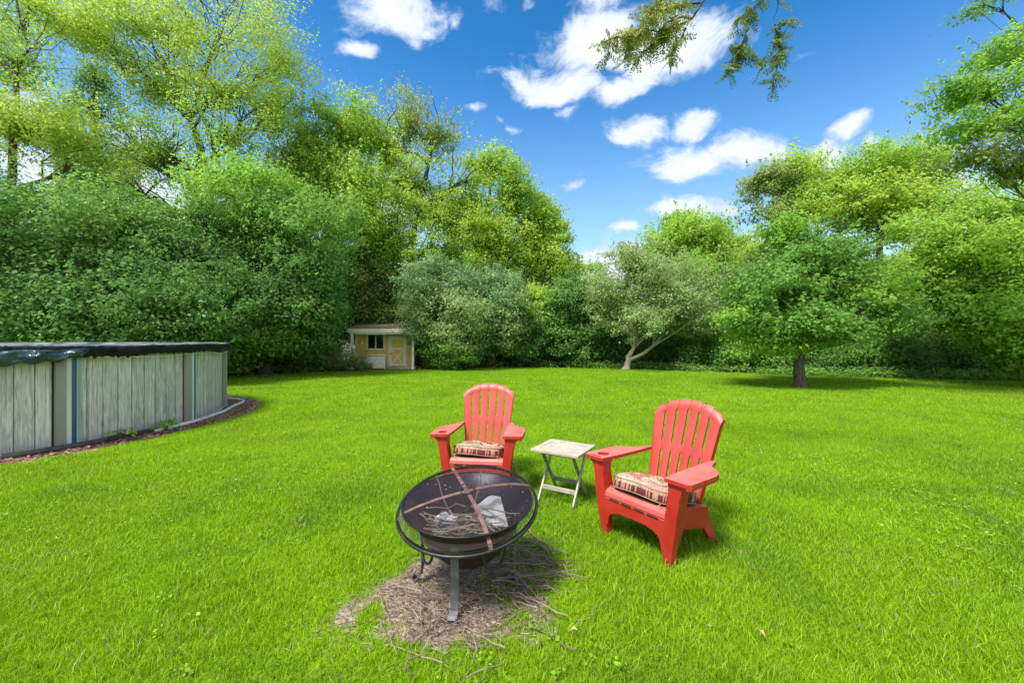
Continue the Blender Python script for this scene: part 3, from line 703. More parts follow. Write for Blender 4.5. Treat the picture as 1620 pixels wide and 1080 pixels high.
# --- left: trees behind the pool
def all_trees():
    T=tree
    T('leafy_tree','dense dark green bushy tree directly behind the pool at the left edge of the lawn','tree',tuple(W(60,560,12.5))[:2],
      [W(60,520,12.5),W(66,400,12.5)],[L_(40,420,150,115,12.2,2.2,330),L_(-60,400,120,140,12.5,2.4,160),L_(130,360,95,75,12.6,1.8,170,'mid'),L_(150,480,140,75,11.9,1.6,260),L_(30,500,130,50,11.4,1.4,180)],
      .115,85,.50,'dark',.2,gap=.30)
    T('leafy_tree','dark green tree behind the pool between the pale tree top and the left bushes','tree',tuple(W(255,560,13.5))[:2],
      [W(255,500,13.5),W(250,400,13.5)],[L_(270,440,95,80,13.2,1.8,260),L_(235,370,55,45,13.6,1.3,90,'mid'),L_(310,500,90,65,12.8,1.6,230),L_(235,520,80,45,12.4,1.4,120)],
      .105,85,.48,'dark',.18,gap=.30)
    T('leafy_tree','big rounded green tree with a pale yellow green top left of the shed','tree',tuple(W(420,580,16.2))[:2],
      [W(425,500,16.2),W(415,380,16.2),W(410,310,16.2)],[L_(400,320,100,72,16,2.3,300,'bright'),L_(470,370,85,75,16,2.2,260,'mid'),L_(360,390,80,70,15.6,2.0,230,'dark'),L_(440,460,110,85,15.4,2.2,380,'dark'),L_(482,500,55,70,15.9,1.8,190,'dark'),L_(390,540,75,45,14.8,1.3,200,'mid')],
      .12,80,.55,'mid',.24,gap=.30)
    T('leafy_tree','tall airy yellow green tree with a dark forked trunk in the upper left','tree',tuple(W(305,560,18))[:2],
      [W(306,440,18),W(310,330,18),W(318,235,18),W(300,190,18)],
      [L_(130,45,115,60,17,2.6,210),L_(250,60,100,80,17.5,3,250),L_(350,60,100,80,18,3,280),L_(425,110,75,75,18.5,2.6,230),L_(250,140,70,42,17.5,2,110),L_(430,180,64,42,18.5,2,140),L_(380,-50,130,60,18,3,130),L_(180,-45,120,60,17.5,3,120),L_(350,150,60,40,17.6,2,90),L_(255,235,66,60,17.6,2.2,150,'lime'),L_(190,235,60,60,17.6,2.0,120,'lime'),L_(370,215,70,46,17.4,2.0,110,'lime'),L_(215,300,60,44,17.2,1.8,80,'lime')],
      .105,38,.56,'yellow',.28,'bark',shell=.25,gap=.40,flat=.42,twigs=20,limb_r=.4)
    T('leafy_tree','bright yellow green tree at the left frame edge above the dark bushes','tree',tuple(W(-10,560,14.5))[:2],
      [W(0,420,14.5),W(20,280,14.5),W(25,120,14.5)],
      [L_(30,200,120,70,14.5,2.4,230),L_(120,230,85,42,14.8,2.2,150),L_(20,100,90,50,14.5,2.2,120,'lime'),L_(-60,50,110,80,14.5,2.5,110,'lime'),L_(60,10,110,45,15,2.2,110)],
      .105,42,.50,'yellow',.20,'bark',shell=.3,gap=.40,flat=.38,twigs=18)
    T('spruce_tree','dark needled spruce standing behind the yellow green trees at far left','tree',tuple(W(150,560,24))[:2],
      [W(152,300,24),W(150,110,24)],[L_(150,330,60,50,24,2,140),L_(150,250,46,42,24,1.6,110),L_(150,180,32,36,24,1.2,70),L_(150,125,16,30,24,.6,30)],
      .16,55,.7,'dark',.22,'bark_dark',flat=.25,droop=.5)
    T('leafy_tree','olive green tree with hanging shoots behind the big rounded tree','tree',tuple(W(520,570,21))[:2],
      [W(520,420,21),W(515,300,21),W(510,220,21)],[L_(500,210,56,60,21,2,150,'lime'),L_(560,200,50,52,21,1.8,130,'lime'),L_(525,300,80,66,21,2.4,230,'lime'),L_(575,330,62,75,20.5,2.4,220,'lime'),L_(480,270,50,50,21,1.6,100,'olive')],
      .15,62,.62,'lime',.26,shell=.4,gap=.34,flat=.6,twigs=14)
    T('leafy_tree','tallest tree behind the shed with a thin wispy top and dark limb','tree',tuple(W(665,570,22))[:2],
      [W(655,470,22),W(650,390,22),W(665,320,22),W(682,240,22)],
      [L_(640,190,42,44,22,1.8,80,'olive'),L_(695,215,46,46,22,2,90,'olive'),L_(605,225,50,55,22,2,110,'lime'),L_(735,290,46,52,22.5,2,110,'lime'),L_(640,290,75,70,22,2.6,230,'yellow'),L_(700,330,62,75,22,2.4,200,'yellow'),L_(610,370,66,65,21.3,2.4,210,'lime'),L_(680,410,75,50,21.4,2.2,180,'lime')],
      .12,50,.50,'yellow',.24,'bark_dark',shell=.3,gap=.40,flat=.55,twigs=16,limb_r=.55)
    T('leafy_tree','yellow green tree with a rounded top right of the tallest tree','tree',tuple(W(765,570,24))[:2],
      [W(765,440,24),W(770,360,24),W(775,300,24)],
      [L_(770,275,48,40,24,1.8,130,'lime'),L_(808,305,36,44,24,1.6,100,'lime'),L_(755,340,62,60,24,2.4,190),L_(800,380,52,50,24,2.2,150),L_(740,420,62,52,23.5,2.4,180)],
      .155,60,.60,'yellow',.22,shell=.4,gap=.34,twigs=14)
    T('leafy_tree','green tree stepping down to the gap of open sky','tree',tuple(W(850,568,26))[:2],
      [W(850,470,26),W(845,400,26)],
      [L_(842,350,52,40,26,2,160,'lime'),L_(872,385,32,40,26,1.7,100,'lime'),L_(850,425,55,45,25.6,2.2,190,'yellow'),L_(895,430,26,26,26,1.4,60,'lime'),L_(815,420,40,60,25,2,150,'lime')],
      .165,66,.60,'lime',.2,gap=.32)
    T('leafy_tree','small distant tree low in the gap of open sky','tree',tuple(W(915,566,30))[:2],
      [W(915,470,30)],[L_(915,440,30,26,30,1.6,90),L_(905,480,45,30,29,2,120,'mid'),L_(945,468,28,22,30,1.6,60,'mid')],.17,60,.65,'bright',.16)
    T('leafy_shrub','grey green bushy shrub leaning over the right of the shed','shrub',tuple(W(690,582,19.6))[:2],
      [W(690,550,19.6),W(690,500,19.6)],[L_(690,455,62,42,19.4,1.9,200,'bluish'),L_(664,488,28,32,19.4,1.0,90,'grey'),L_(720,500,55,55,18.9,1.7,240,'grey'),L_(672,520,26,26,19.2,.9,60,'bluish'),L_(718,558,46,28,18.9,1.0,130,'mid')],
      .115,66,.42,'bluish',.12,gap=.30)
    T('leafy_shrub','silvery green shrub at the back of the lawn right of the shed','shrub',tuple(W(780,580,20.4))[:2],
      [W(782,545,20.4),W(782,500,20.4)],[L_(775,470,56,46,20.2,1.8,220,'bluish'),L_(800,510,46,46,20,1.5,180,'grey'),L_(750,530,40,40,19.8,1.3,140,'bluish'),L_(820,545,36,26,20.4,1,70,'dark')],
      .12,62,.44,'grey',.12,gap=.32)
    T('leafy_tree','olive leaved tree with drooping needles above the shed roof','tree',tuple(W(585,575,21.2))[:2],
      [W(590,500,21.2),W(592,460,21.2)],[L_(590,455,42,40,21.0,1.5,140),L_(620,430,32,30,21.0,1.3,80,'bluish'),L_(555,450,36,60,20.6,1.5,140,'dark'),L_(610,495,30,20,20.9,.9,50)],
      .13,60,.42,'olive',.15,'bark_dark',flat=.8,droop=.3)
    T('leafy_tree','small yellow green tree at the back between silvery shrub and dark tree','tree',tuple(W(845,580,21.5))[:2],
      [W(848,530,21.5),W(846,490,21.5)],[L_(842,478,34,30,21.3,1.3,110,'yellow'),L_(862,505,28,26,21.2,1.1,80,'lime'),L_(832,520,34,26,21.3,1.1,80,'mid')],.13,60,.42,'yellow',.12)
    T('leafy_tree','dark green tree at the back of the lawn left of the pale trunked tree','tree',tuple(W(905,580,21.5))[:2],
      [W(905,540,21.5),W(905,490,21.5)],[L_(900,480,44,36,21.3,1.8,190),L_(930,510,40,38,21,1.5,170),L_(885,525,42,40,21,1.5,170),L_(915,555,50,24,21,1.2,100)],.13,66,.45,'dark',.16,gap=.3)
    # the pale-trunked tree on the lawn's edge
    T('leafy_tree','silvery green tree with a pale leaning forked trunk at the lawn edge','tree',tuple(G(990,584))[:2],
      [W(995,564,18.9),W(1003,550,18.9)],
      [L_(970,470,48,50,18.9,1.8,170,'grey'),L_(1025,430,60,44,19.2,2,210,'grey'),L_(1065,480,62,46,18.9,1.9,230,'grey'),L_(1000,505,58,30,18.3,1.5,150,'grey'),L_(1100,510,44,26,19,1.4,90,'grey'),L_(985,420,30,28,19.5,1.4,60,'olive'),L_(1095,430,32,30,20,1.4,70,'bright')],
      .105,60,.42,'grey',.17,'bark_grey',shell=.45,gap=.34,twigs=16,limb_r=.5)
    T('leafy_tree','bright green broad tree rising behind the silvery tree','tree',tuple(W(1095,566,27))[:2],
      [W(1095,480,27),W(1095,400,27)],[L_(1095,375,58,36,27,2.6,200,'lime'),L_(1145,400,40,36,27,2.2,120,'lime'),L_(1050,390,36,30,27,2,100,'lime'),L_(1110,430,80,42,26.5,2.8,260,'bright'),L_(1075,350,26,18,27,1.4,36,'lime')],
      .17,68,.62,'bright',.22,gap=.32)
    T('leafy_tree','tall thin tree with layered yellow green tufts left of the right hand group','tree',tuple(W(1240,575,21))[:2],
      [W(1240,470,21),W(1236,380,21),W(1240,310,21)],
      [L_(1212,290,36,24,21,1.6,70,'olive'),L_(1255,270,40,22,21,1.7,80,'yellow'),L_(1215,345,34,24,21,1.6,50,'olive'),L_(1290,300,40,30,21,1.8,100,'yellow'),L_(1250,340,42,30,21,1.8,90,'lime'),L_(1200,395,34,26,21,1.6,50,'lime')],
      .14,56,.50,'yellow',.17,'bark',shell=.3,gap=.35,flat=.3,twigs=16)
    T('leafy_tree','tall yellow green tree whose rounded top stands highest at the right','tree',tuple(W(1400,580,18.5))[:2],
      [W(1395,460,18.5),W(1390,370,18.5),W(1385,300,18.5)],
      [L_(1370,265,44,28,18.5,1.8,110,'lime'),L_(1425,265,56,34,18.5,2.0,160),L_(1345,320,50,36,18.5,2,140,'yellow'),L_(1420,330,60,42,18.2,2.2,190),L_(1470,320,40,40,18,1.8,100,'lime'),L_(1320,290,32,24,19,1.5,50,'lime')],
      .13,58,.50,'yellow',.2,'bark',shell=.4,gap=.35,flat=.35,twigs=14)
    # the dark-trunked tree standing on the lawn
    b=G(1266,612)
    T('leafy_tree','green tree with a thick rough dark trunk standing alone on the lawn','tree',tuple(b)[:2],
      [Vector((b.x-.02,b.y,.55)),Vector((b.x+.06,b.y,1.15)),Vector((b.x+.1,b.y,2.2))],
      [L_(1215,460,62,50,11.9,1.3,170),L_(1290,405,66,42,12.2,1.4,190),L_(1340,455,72,46,12.2,1.5,210,'bright'),L_(1245,505,78,32,11.4,1.1,160),L_(1185,510,48,26,12,1.0,80,'bright'),L_(1385,500,56,32,12,1.1,90),L_(1240,365,34,26,12.4,1.0,50,'bright'),L_(1320,525,74,26,11.6,1.0,110),L_(1290,455,95,62,12.4,1.6,260),L_(1215,545,50,18,11.8,.8,40,'bright')],
      .105,58,.36,'mid',.185,'bark',shell=.4,gap=.34,flat=.5,twigs=16,limb_r=.38)
    T('leafy_tree','broad lime green tree filling the right edge above the dark undergrowth','tree',tuple(W(1680,610,12.8))[:2],
      [W(1665,500,12.8),W(1640,400,12.8),W(1620,330,12.8)],
      [L_(1560,400,110,60,12.6,2,320),L_(1630,330,90,60,12.6,2,240),L_(1480,420,80,46,13.2,1.8,200),L_(1590,480,95,45,12.2,1.7,220,'bright'),L_(1480,350,60,34,13.5,1.6,110),L_(1500,490,70,36,12.8,1.5,120,'mid'),L_(1690,430,90,70,12,2,160,'bright')],
      .105,54,.42,'lime',.22,'bark',shell=.45,gap=.34,flat=.38,twigs=12)
    T('leafy_tree','dark leaved tree reaching in from beyond the upper right corner','tree',tuple(W(1790,625,9.0))[:2],
      [W(1770,450,9.0),W(1735,250,9.0),W(1700,100,9.0)],
      [L_(1545,140,66,26,9,1.0,70,'bright'),L_(1600,80,60,30,9,1.0,70,'bright'),L_(1570,195,70,26,8.8,1.0,70,'bright'),L_(1545,245,48,20,9,.8,40,'olive'),L_(1640,170,70,60,9,1.2,90,'bright'),L_(1620,260,62,26,9,1.0,60,'olive'),L_(1560,8,30,10,9,.5,10,'mid'),L_(1510,140,26,18,9,.6,22,'mid')],
      .075,44,.26,'mid',.11,'bark_dark',shell=.3,gap=.33,flat=.35,twigs=16,droop=.15,limb_r=.2)
    T('leafy_shrub','pale green shrub poking in at the far right below the lime green tree','shrub',tuple(W(1625,610,11.8))[:2],
      [W(1625,580,11.8),W(1625,545,11.8)],[L_(1612,520,50,40,11.6,1.1,150,'bright'),L_(1655,560,60,36,11.6,1.2,120,'mid')],.115,56,.36,'bright',.06,gap=.32)
    # the dead branchy tree
    rt=empty('dead_tree',tuple(W(1165,570,20.5))[:2]+(0,),0,'bare grey dead tree tangled between silvery tree and lawn tree','tree'); rng=np.random.default_rng(9)
    mb=MB(); B=np.array(rt.location); top=np.array(W(1165,470,20.5))-B; mb.tube(wobble_path(rng,(0,0,-.05),top,7,.05),[.13,.12,.11,.1,.09,.08,.06],8); mb.build('trunk',M['deadwood'],rt,smooth=60)
    mb=MB()
    for i in range(26):
        a=wobble_path(rng,(0,0,0),top,7,.0)[rng.integers(3,7)]; e=np.array(W(rng.uniform(1105,1225),rng.uniform(395,510),20.5+rng.uniform(-1.4,1.0)))-B
        lp=wobble_path(rng,a,e,6,.16,.06); mb.tube(lp,[.05,.04,.032,.024,.016,.008],5)
        for j in range(7):
            s=np.array(lp[rng.integers(1,6)]); mb.tube(wobble_path(rng,s,s+rng.normal(0,.62,3)+np.array([0,0,.1]),4,.2),[.016,.012,.009,.004],4,cap=False)
    mb.build('branches',M['deadwood'],rt,smooth=60)
all_trees()

# --- undergrowth along the tree line: every shrub its own object, three shared crown shapes
def shrub_proto(seed,pal,pal2):
    rng=np.random.default_rng(seed)
    lobes=[((0,0,.95),(1.25,1.0,.85),95),((.7,-.2,.6),(.8,.7,.55),45,pal2),((-.7,.1,.7),(.8,.7,.6),45),((.1,0,1.6),(.75,.7,.55),40,pal2)]
    v,c,cl=crown_arrays(rng,lobes,.12,52,.34,pal,.5,.30,.5,seed)
    r=bpy.data.objects.new('undergrowth_shrub',None)
    q=np.arange(len(v)).reshape(-1,4)
    f=np_mesh('foliage',v,q,M['leaf'],None,cols=c); me=f.data; bpy.data.objects.remove(f)
    mb=MB()
    for (c0,P) in cl:
        for s in rng.permutation(len(P))[:7]: mb.tube(wobble_path(rng,(rng.normal(0,.12),rng.normal(0,.12),-.02),P[s],5,.1,.06),[.03,.025,.018,.012,.005],5,cap=False)
    st=mb.build('stem',M['bark_dark'],None,smooth=60); ms=st.data; bpy.data.objects.remove(st)
    return me,ms
PROT=[shrub_proto(31,'dark','mid'),shrub_proto(32,'dark','dark'),shrub_proto(33,'mid','bright')]
ORD=['first','second','third','fourth','fifth','sixth','seventh','eighth','ninth','tenth','eleventh','twelfth','thirteenth','fourteenth','fifteenth','sixteenth','seventeenth','eighteenth','nineteenth','twentieth','twenty-first','twenty-second','twenty-third']
CNT={}
def place_shrub(x,y,s,rz,k,sz,label,group):
    n=CNT[group]=CNT.get(group,-1)+1; label=label.replace('#',ORD[n])
    r=empty('undergrowth_shrub',(x,y,0),rz,label,'shrub',group); r.scale=(s,s,sz)
    for n,me in (('foliage',PROT[k][0]),('stem',PROT[k][1])):
        o=bpy.data.objects.new(n,me); C.objects.link(o); o.parent=r
rs=random.Random(4)
# left edge, back edge and right edge of the yard
i=0
for px in list(range(-330,520,58)):
    D=(CAM_H*F/(np.interp(px,EDGE_X,EDGE_Y)-CY))+1.2+rs.random()*.8
    if -100<px<330: D=max(D,12.3)
    x=(px-CX)/F*D; place_shrub(x,D,rs.uniform(.95,1.3),rs.uniform(0,6.28),rs.choice((0,1,0)),rs.uniform(1.0,1.4),'dark undergrowth shrub # from the left in the row between pool and shed','undergrowth shrubs left of the shed')
for px in list(range(690,1090,36)):
    D=(CAM_H*F/(np.interp(px,EDGE_X,EDGE_Y)-CY))+2.2+rs.random()*1.5
    x=(px-CX)/F*D; place_shrub(x,D,rs.uniform(.9,1.2),rs.uniform(0,6.28),rs.choice((0,1,1)),rs.uniform(.9,1.3),'shaded undergrowth shrub, # to the right of the yellow shed','undergrowth shrubs along the middle tree line')
for px in list(range(1100,2050,44)):
    D=(CAM_H*F/(np.interp(px,EDGE_X,EDGE_Y)-CY))+1.3+rs.random()*.9
    x=(px-CX)/F*D; place_shrub(x,D,rs.uniform(.75,1.0),rs.uniform(0,6.28),rs.choice((0,1,0,2)),rs.uniform(.75,1.15),'undergrowth shrub at the lawn edge, # to the right of the bare grey tree','undergrowth shrubs along the right tree line')

# --- the wood behind: trees that close the view between the nearer ones
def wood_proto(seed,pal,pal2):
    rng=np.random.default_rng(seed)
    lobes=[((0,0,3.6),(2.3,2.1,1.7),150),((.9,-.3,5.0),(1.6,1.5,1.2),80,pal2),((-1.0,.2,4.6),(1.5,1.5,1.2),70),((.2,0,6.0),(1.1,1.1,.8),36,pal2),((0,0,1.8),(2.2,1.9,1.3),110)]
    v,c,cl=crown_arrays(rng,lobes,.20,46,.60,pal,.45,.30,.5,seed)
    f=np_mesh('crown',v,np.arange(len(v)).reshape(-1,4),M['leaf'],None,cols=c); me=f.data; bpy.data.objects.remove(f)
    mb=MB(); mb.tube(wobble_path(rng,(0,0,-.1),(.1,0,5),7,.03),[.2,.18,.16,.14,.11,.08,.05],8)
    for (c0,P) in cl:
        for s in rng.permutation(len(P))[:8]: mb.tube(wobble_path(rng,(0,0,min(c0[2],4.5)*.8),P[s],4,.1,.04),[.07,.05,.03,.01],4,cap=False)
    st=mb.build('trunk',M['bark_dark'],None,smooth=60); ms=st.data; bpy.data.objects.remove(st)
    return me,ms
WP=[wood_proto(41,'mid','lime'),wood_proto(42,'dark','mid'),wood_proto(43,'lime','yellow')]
def place_tree(x,y,s,sz,rz,k,label,group):
    n=CNT[group]=CNT.get(group,-1)+1; label=label.replace('#',ORD[n])
    r=empty('woodland_tree',(x,y,0),rz,label,'tree',group); r.scale=(s,s,sz)
    for n,me in (('crown',WP[k][0]),('trunk',WP[k][1])):
        o=bpy.data.objects.new(n,me); C.objects.link(o); o.parent=r
gl='woodland trees behind the left bushes'; gm='woodland trees behind the shed and silvery shrubs'; gr_='woodland trees behind the right hand trees'
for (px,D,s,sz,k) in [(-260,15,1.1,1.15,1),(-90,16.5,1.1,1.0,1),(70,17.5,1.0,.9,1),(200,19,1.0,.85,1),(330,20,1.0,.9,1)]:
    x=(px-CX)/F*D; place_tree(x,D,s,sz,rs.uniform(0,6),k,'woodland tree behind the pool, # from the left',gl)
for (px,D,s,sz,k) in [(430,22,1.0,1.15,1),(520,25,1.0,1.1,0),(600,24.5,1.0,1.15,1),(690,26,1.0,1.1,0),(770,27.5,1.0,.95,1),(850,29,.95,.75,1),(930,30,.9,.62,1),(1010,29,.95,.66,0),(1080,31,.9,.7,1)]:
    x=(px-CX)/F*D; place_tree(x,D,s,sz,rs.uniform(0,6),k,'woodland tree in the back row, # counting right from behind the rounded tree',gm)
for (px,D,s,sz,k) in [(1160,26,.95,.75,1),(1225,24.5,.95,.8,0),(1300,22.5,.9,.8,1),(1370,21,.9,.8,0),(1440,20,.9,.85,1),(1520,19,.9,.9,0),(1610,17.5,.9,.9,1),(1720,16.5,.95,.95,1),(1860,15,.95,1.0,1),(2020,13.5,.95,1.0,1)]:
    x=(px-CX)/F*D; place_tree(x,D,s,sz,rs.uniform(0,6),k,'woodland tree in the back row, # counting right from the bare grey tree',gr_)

# low leafy ground cover where lawn meets trees
def ground_cover():
    rng=np.random.default_rng(77); P=[]
    for px in np.linspace(-400,2300,1500):
        lim=CAM_H*F/(np.interp(px,EDGE_X,EDGE_Y)-CY); D=lim+rng.uniform(-.10,1.5)
        if 548<px<665: continue
        x=(px-CX)/F*D; 
        if math.hypot(x-POOL_C.x,D-POOL_C.y)<POOL_R+.5: continue
        P.append((x,D,rng.uniform(.03,.26)))
    P=np.array(P); cid=np.repeat(np.arange(len(P)),26)
    off=rng.normal(0,1,(len(cid),3))*np.array([.18,.18,.07]); cen=P[cid]+off; cen[:,2]=np.maximum(cen[:,2],.02)
    v,c=leaf_cloud(rng,cen,np.zeros_like(cen),.10,'mid',cid,len(P),up=1.1,outw=0,rnd=.55,wid=.7)
    o=np_mesh('ground_cover',v.reshape(-1,3),np.arange(len(v)*4).reshape(-1,4),M['leaf'],cols=c.reshape(-1,3)); tag(o,'low leafy weeds where the lawn meets the trees','ground cover',kind='stuff')
    # large-leaved burdock clumps near the left bushes
    for i,(px,py) in enumerate([(418,590),(452,590),(476,589)]):
        b=G(px,py); r=empty('burdock_plant',(b.x,b.y,0),0,['broad leaved weed nearest the pool at the foot of the left bushes','broad leaved weed in the middle of three at the lawn edge','broad leaved weed nearest the reddish shrub at the lawn edge'][i],'plant','broad leaved weeds at the lawn edge')
        mb=MB(); sm=MB()
        for k in range(9):
            a=rng.uniform(0,2*PI); l=rng.uniform(.16,.30); hh=rng.uniform(.12,.38); d=Vector((math.cos(a),math.sin(a),0)); s=Vector((-d.y,d.x,0)); p=d*l+Vector((0,0,hh))
            sm.tube([(0,0,0),tuple(d*l*.4+Vector((0,0,hh*.7))),tuple(p)],[.008,.006,.005],5)
            L=rng.uniform(.18,.28); w=L*.72
            pts=[p+d*(L*t)+s*(w*.5*sw*math.sin(PI*min(1,t*.9+.12)))+Vector((0,0,.05*math.sin(PI*t)-.10*t*t+abs(sw)*.02)) for t in (0,.25,.5,.75,1) for sw in (-1,0,1)]
            mb.add(pts,[(i_*3+j,i_*3+j+1,(i_+1)*3+j+1,(i_+1)*3+j) for i_ in range(4) for j in (0,1)])
        mb.build('leaves',M['bigleaf'],r,smooth=60); sm.build('stem',M['bigleaf'],r,smooth=60)
M['bigleaf']=mat('broad_leaf',(.10,.26,.05),.5,col2=(.18,.36,.07),nscale=5)
ground_cover()
# reddish shrub in front of the shed
bb=G(545,587)
tree('leafy_shrub','reddish olive shrub in front of the left corner of the shed','shrub',(bb.x,bb.y),[Vector((bb.x,bb.y,.35))],
     [L_(533,570,26,17,bb.y,.55,70,'olive'),L_(560,566,20,15,bb.y,.5,50,'olive'),L_(515,580,16,9,bb.y,.35,26,'mid'),L_(576,580,14,9,bb.y-.1,.3,26,'dark')],.06,42,.20,'olive',.03,'bark_dark',gap=.3)

# ------------------------------------------------------------------ shed
def build_shed():
    D0=19.0; c=W(606,583,D0); s=D0/F
    root=empty('garden_shed',(c.x,D0,0),R(3),'small yellow playhouse shed with white trim and covered porch among the trees','shed')
    X=lambda px:(px-606)*s
    wy=.55; k=(D0+wy)/D0
    Xw=lambda px:(px-606)*s*k; Zw=lambda py: CAM_H+(CY-py)/F*(D0+wy)
    H=CAM_H+(CY-527)/F*D0
    mb=MB()
    x0,x1=Xw(561),Xw(646); dep=2.0; top=H+.05
    wx0,wx1,wz0,wz1=Xw(578),Xw(602),Zw(551),Zw(530)
    # front wall with a window hole, sides and back
    t=.06
    def fb(a,b,z0,z1): mb.box(((a+b)/2,wy+t/2,(z0+z1)/2),(b-a,t,z1-z0))
    fb(x0,wx0,.10,top); fb(wx1,x1,.10,top); fb(wx0,wx1,.10,wz0); fb(wx0,wx1,wz1,top)
    for xx in (x0+t/2,x1-t/2): mb.box((xx,wy+t+(dep-t)/2,(top+.1)/2),(t,dep-t-.002,top-.1))
    mb.box(((x0+x1)/2,wy+dep+t/2,(top+.1)/2),(x1-x0,t,top-.1))
    # shallow grooves of the board siding as raised battens
    for i_ in range(1,14):
        xx=x0+(x1-x0)*i_/14
        if wx0-.05<xx<wx1+.05 or Xw(610)<xx<Xw(638): continue
        mb.box((xx,wy-.004,(top+.1)/2),(.012,.010,top-.12))
    mb.build('wall',M['yellow'],root)
    # porch floor
    mb=MB(); mb.box((0,.47,.05),(X(657)-X(556),.96,.10)); 
    mb.build('porch_floor',M['deck'],root)
    # roof: a lean-to rising to the back with an overgrown cover
    mb=MB(); rz=H+.17
    mb.prism([(-.22,rz-.02),(wy+dep+.3,rz+.55),(wy+dep+.3,rz+.62),(-.22,rz+.05)],lambda u,v,k_:(X(553) if k_==0 else X(659),u,v))
    rf=mb.build('roof',M['shingle'],root)
    mb=MB(); mb.box((0,-.24,H+.12),(X(659)-X(553),.035,.17)); mb.build('fascia',M['cream'],rf,bevel=.004)
    mb=MB(); mb.box((0,-.17,H-.0),(X(657)-X(556),.09,.10)); mb.build('porch_beam',M['white_paint'],root,bevel=.004)
    for px,w in ((560,.11),(654,.11)):
        mb=MB(); mb.box((X(px),-.17,(H-.05)/2),(w,w,H-.055)); mb.box((X(px),-.17,.05),(w+.03,w+.03,.11)); mb.build('porch_post',M['white_paint'],root,bevel=.004)
    mb=MB(); mb.box((Xw(648),wy-.03,(top)/2+.02),(.12,.05,top-.12)); mb.build('corner_board',M['white_paint'],root)
    mb=MB(); mb.box((Xw(560),wy-.03,(top)/2+.02),(.10,.05,top-.12)); mb.build('corner_board',M['white_paint'],root)
    # window
    mb=MB(); w_=.07; yy=wy-.018
    mb.box(((wx0+wx1)/2,yy,wz1+w_/2),(wx1-wx0+2*w_,.045,w_)); mb.box(((wx0+wx1)/2,yy-.01,wz0-w_/2),(wx1-wx0+2*w_,.065,w_))
    for xx in (wx0-w_/2,wx1+w_/2): mb.box((xx,yy,(wz0+wz1)/2),(w_,.045,wz1-wz0-.002))
    mb.box(((wx0+wx1)/2,yy+.01,(wz0+wz1)/2),(.05,.04,wz1-wz0-.002))
    wf=mb.build('window',M['cream'],root)
    for a,b in ((wx0,(wx0+wx1)/2-.025),((wx0+wx1)/2+.025,wx1)):
        mb=MB(); mb.box(((a+b)/2,wy+.03,(wz0+wz1)/2),(b-a,.008,wz1-wz0)); mb.build('pane',M['glass'],wf)
    # door with upper panel and X brace
    dx0,dx1,dz1=Xw(612.5),Xw(635.5),Zw(534); mid=Zw(551.5)
    mb=MB(); mb.box(((dx0+dx1)/2,wy-.012,(dz1+.12)/2),(dx1-dx0,.02,dz1-.12)); dr=mb.build('door',M['yellow'],root)
    mb=MB(); b_=.085; y_=wy-.034
    for xx in (dx0+b_/2,dx1-b_/2): mb.box((xx,y_,(dz1+.12)/2),(b_,.022,dz1-.12))
    for zz in (.12+b_/2,dz1-b_/2): mb.box(((dx0+dx1)/2,y_,zz),(dx1-dx0-2*b_-.002,.022,b_))
    mb.box(((dx0+dx1)/2,y_-.003,mid),(dx1-dx0-2*b_-.002,.022,b_*1.1))
    a=(dx0+b_,.12+b_); b=(dx1-b_,mid-b_*.55)
    mb.bar((a[0],y_+.001,a[1]),(b[0],y_+.001,b[1]),.05,.016,side=(1,0,-1)); mb.bar((b[0],y_-.008,a[1]),(a[0],y_-.008,b[1]),.05,.016,side=(1,0,1))
    mb.build('door_trim',M['cream'],dr)
    mb=MB(); mb.tube([(dx0+.05,wy-.04,1.0-.28),(dx0+.05,wy-.09,1.0-.28)],[.02,.032],10); mb.build('handle',M['steel_black'],dr)
    mb=MB(); f_=.08
    for xx in (dx0-f_/2-.002,dx1+f_/2+.002): mb.box((xx,wy-.02,(dz1+.1+f_)/2),(f_,.036,dz1+f_-.1))
    mb.box(((dx0+dx1)/2,wy-.02,dz1+f_/2+.002),(dx1-dx0,.036,f_)); mb.build('door_frame',M['cream'],root)
    # white board rail in front of the porch
    rx0,rx1=X(563),X(611); mb=MB(); zt=CAM_H+(CY-561)/F*D0
    for z0,z1 in ((.06,.27),(.285,.46),(.475,.60)): mb.box(((rx0+rx1)/2,-.17,(z0+z1)/2),(rx1-rx0-.06,.025,z1-z0))
    mb.box(((rx0+rx1)/2,-.17,zt-.0),(rx1-rx0+.04,.09,.04)); mb.box((rx1-.03,-.17,zt/2),(.06,.06,zt-.05)); mb.build('porch_rail',M['white_paint'],root,bevel=.003)
    # lamp beside the window
    mb=MB(); mb.tube([(Xw(569),wy-.005,Zw(541)),(Xw(569),wy-.06,Zw(541))],[.02,.02],8); mb.lathe([(.0,.055),(.045,.05),(.05,0),(.03,-.05),(0,-.055)],12,mat_=Matrix.Translation((Xw(569),wy-.09,Zw(542)))); mb.build('wall_lamp',M['cream'],root,smooth=50)
build_shed()

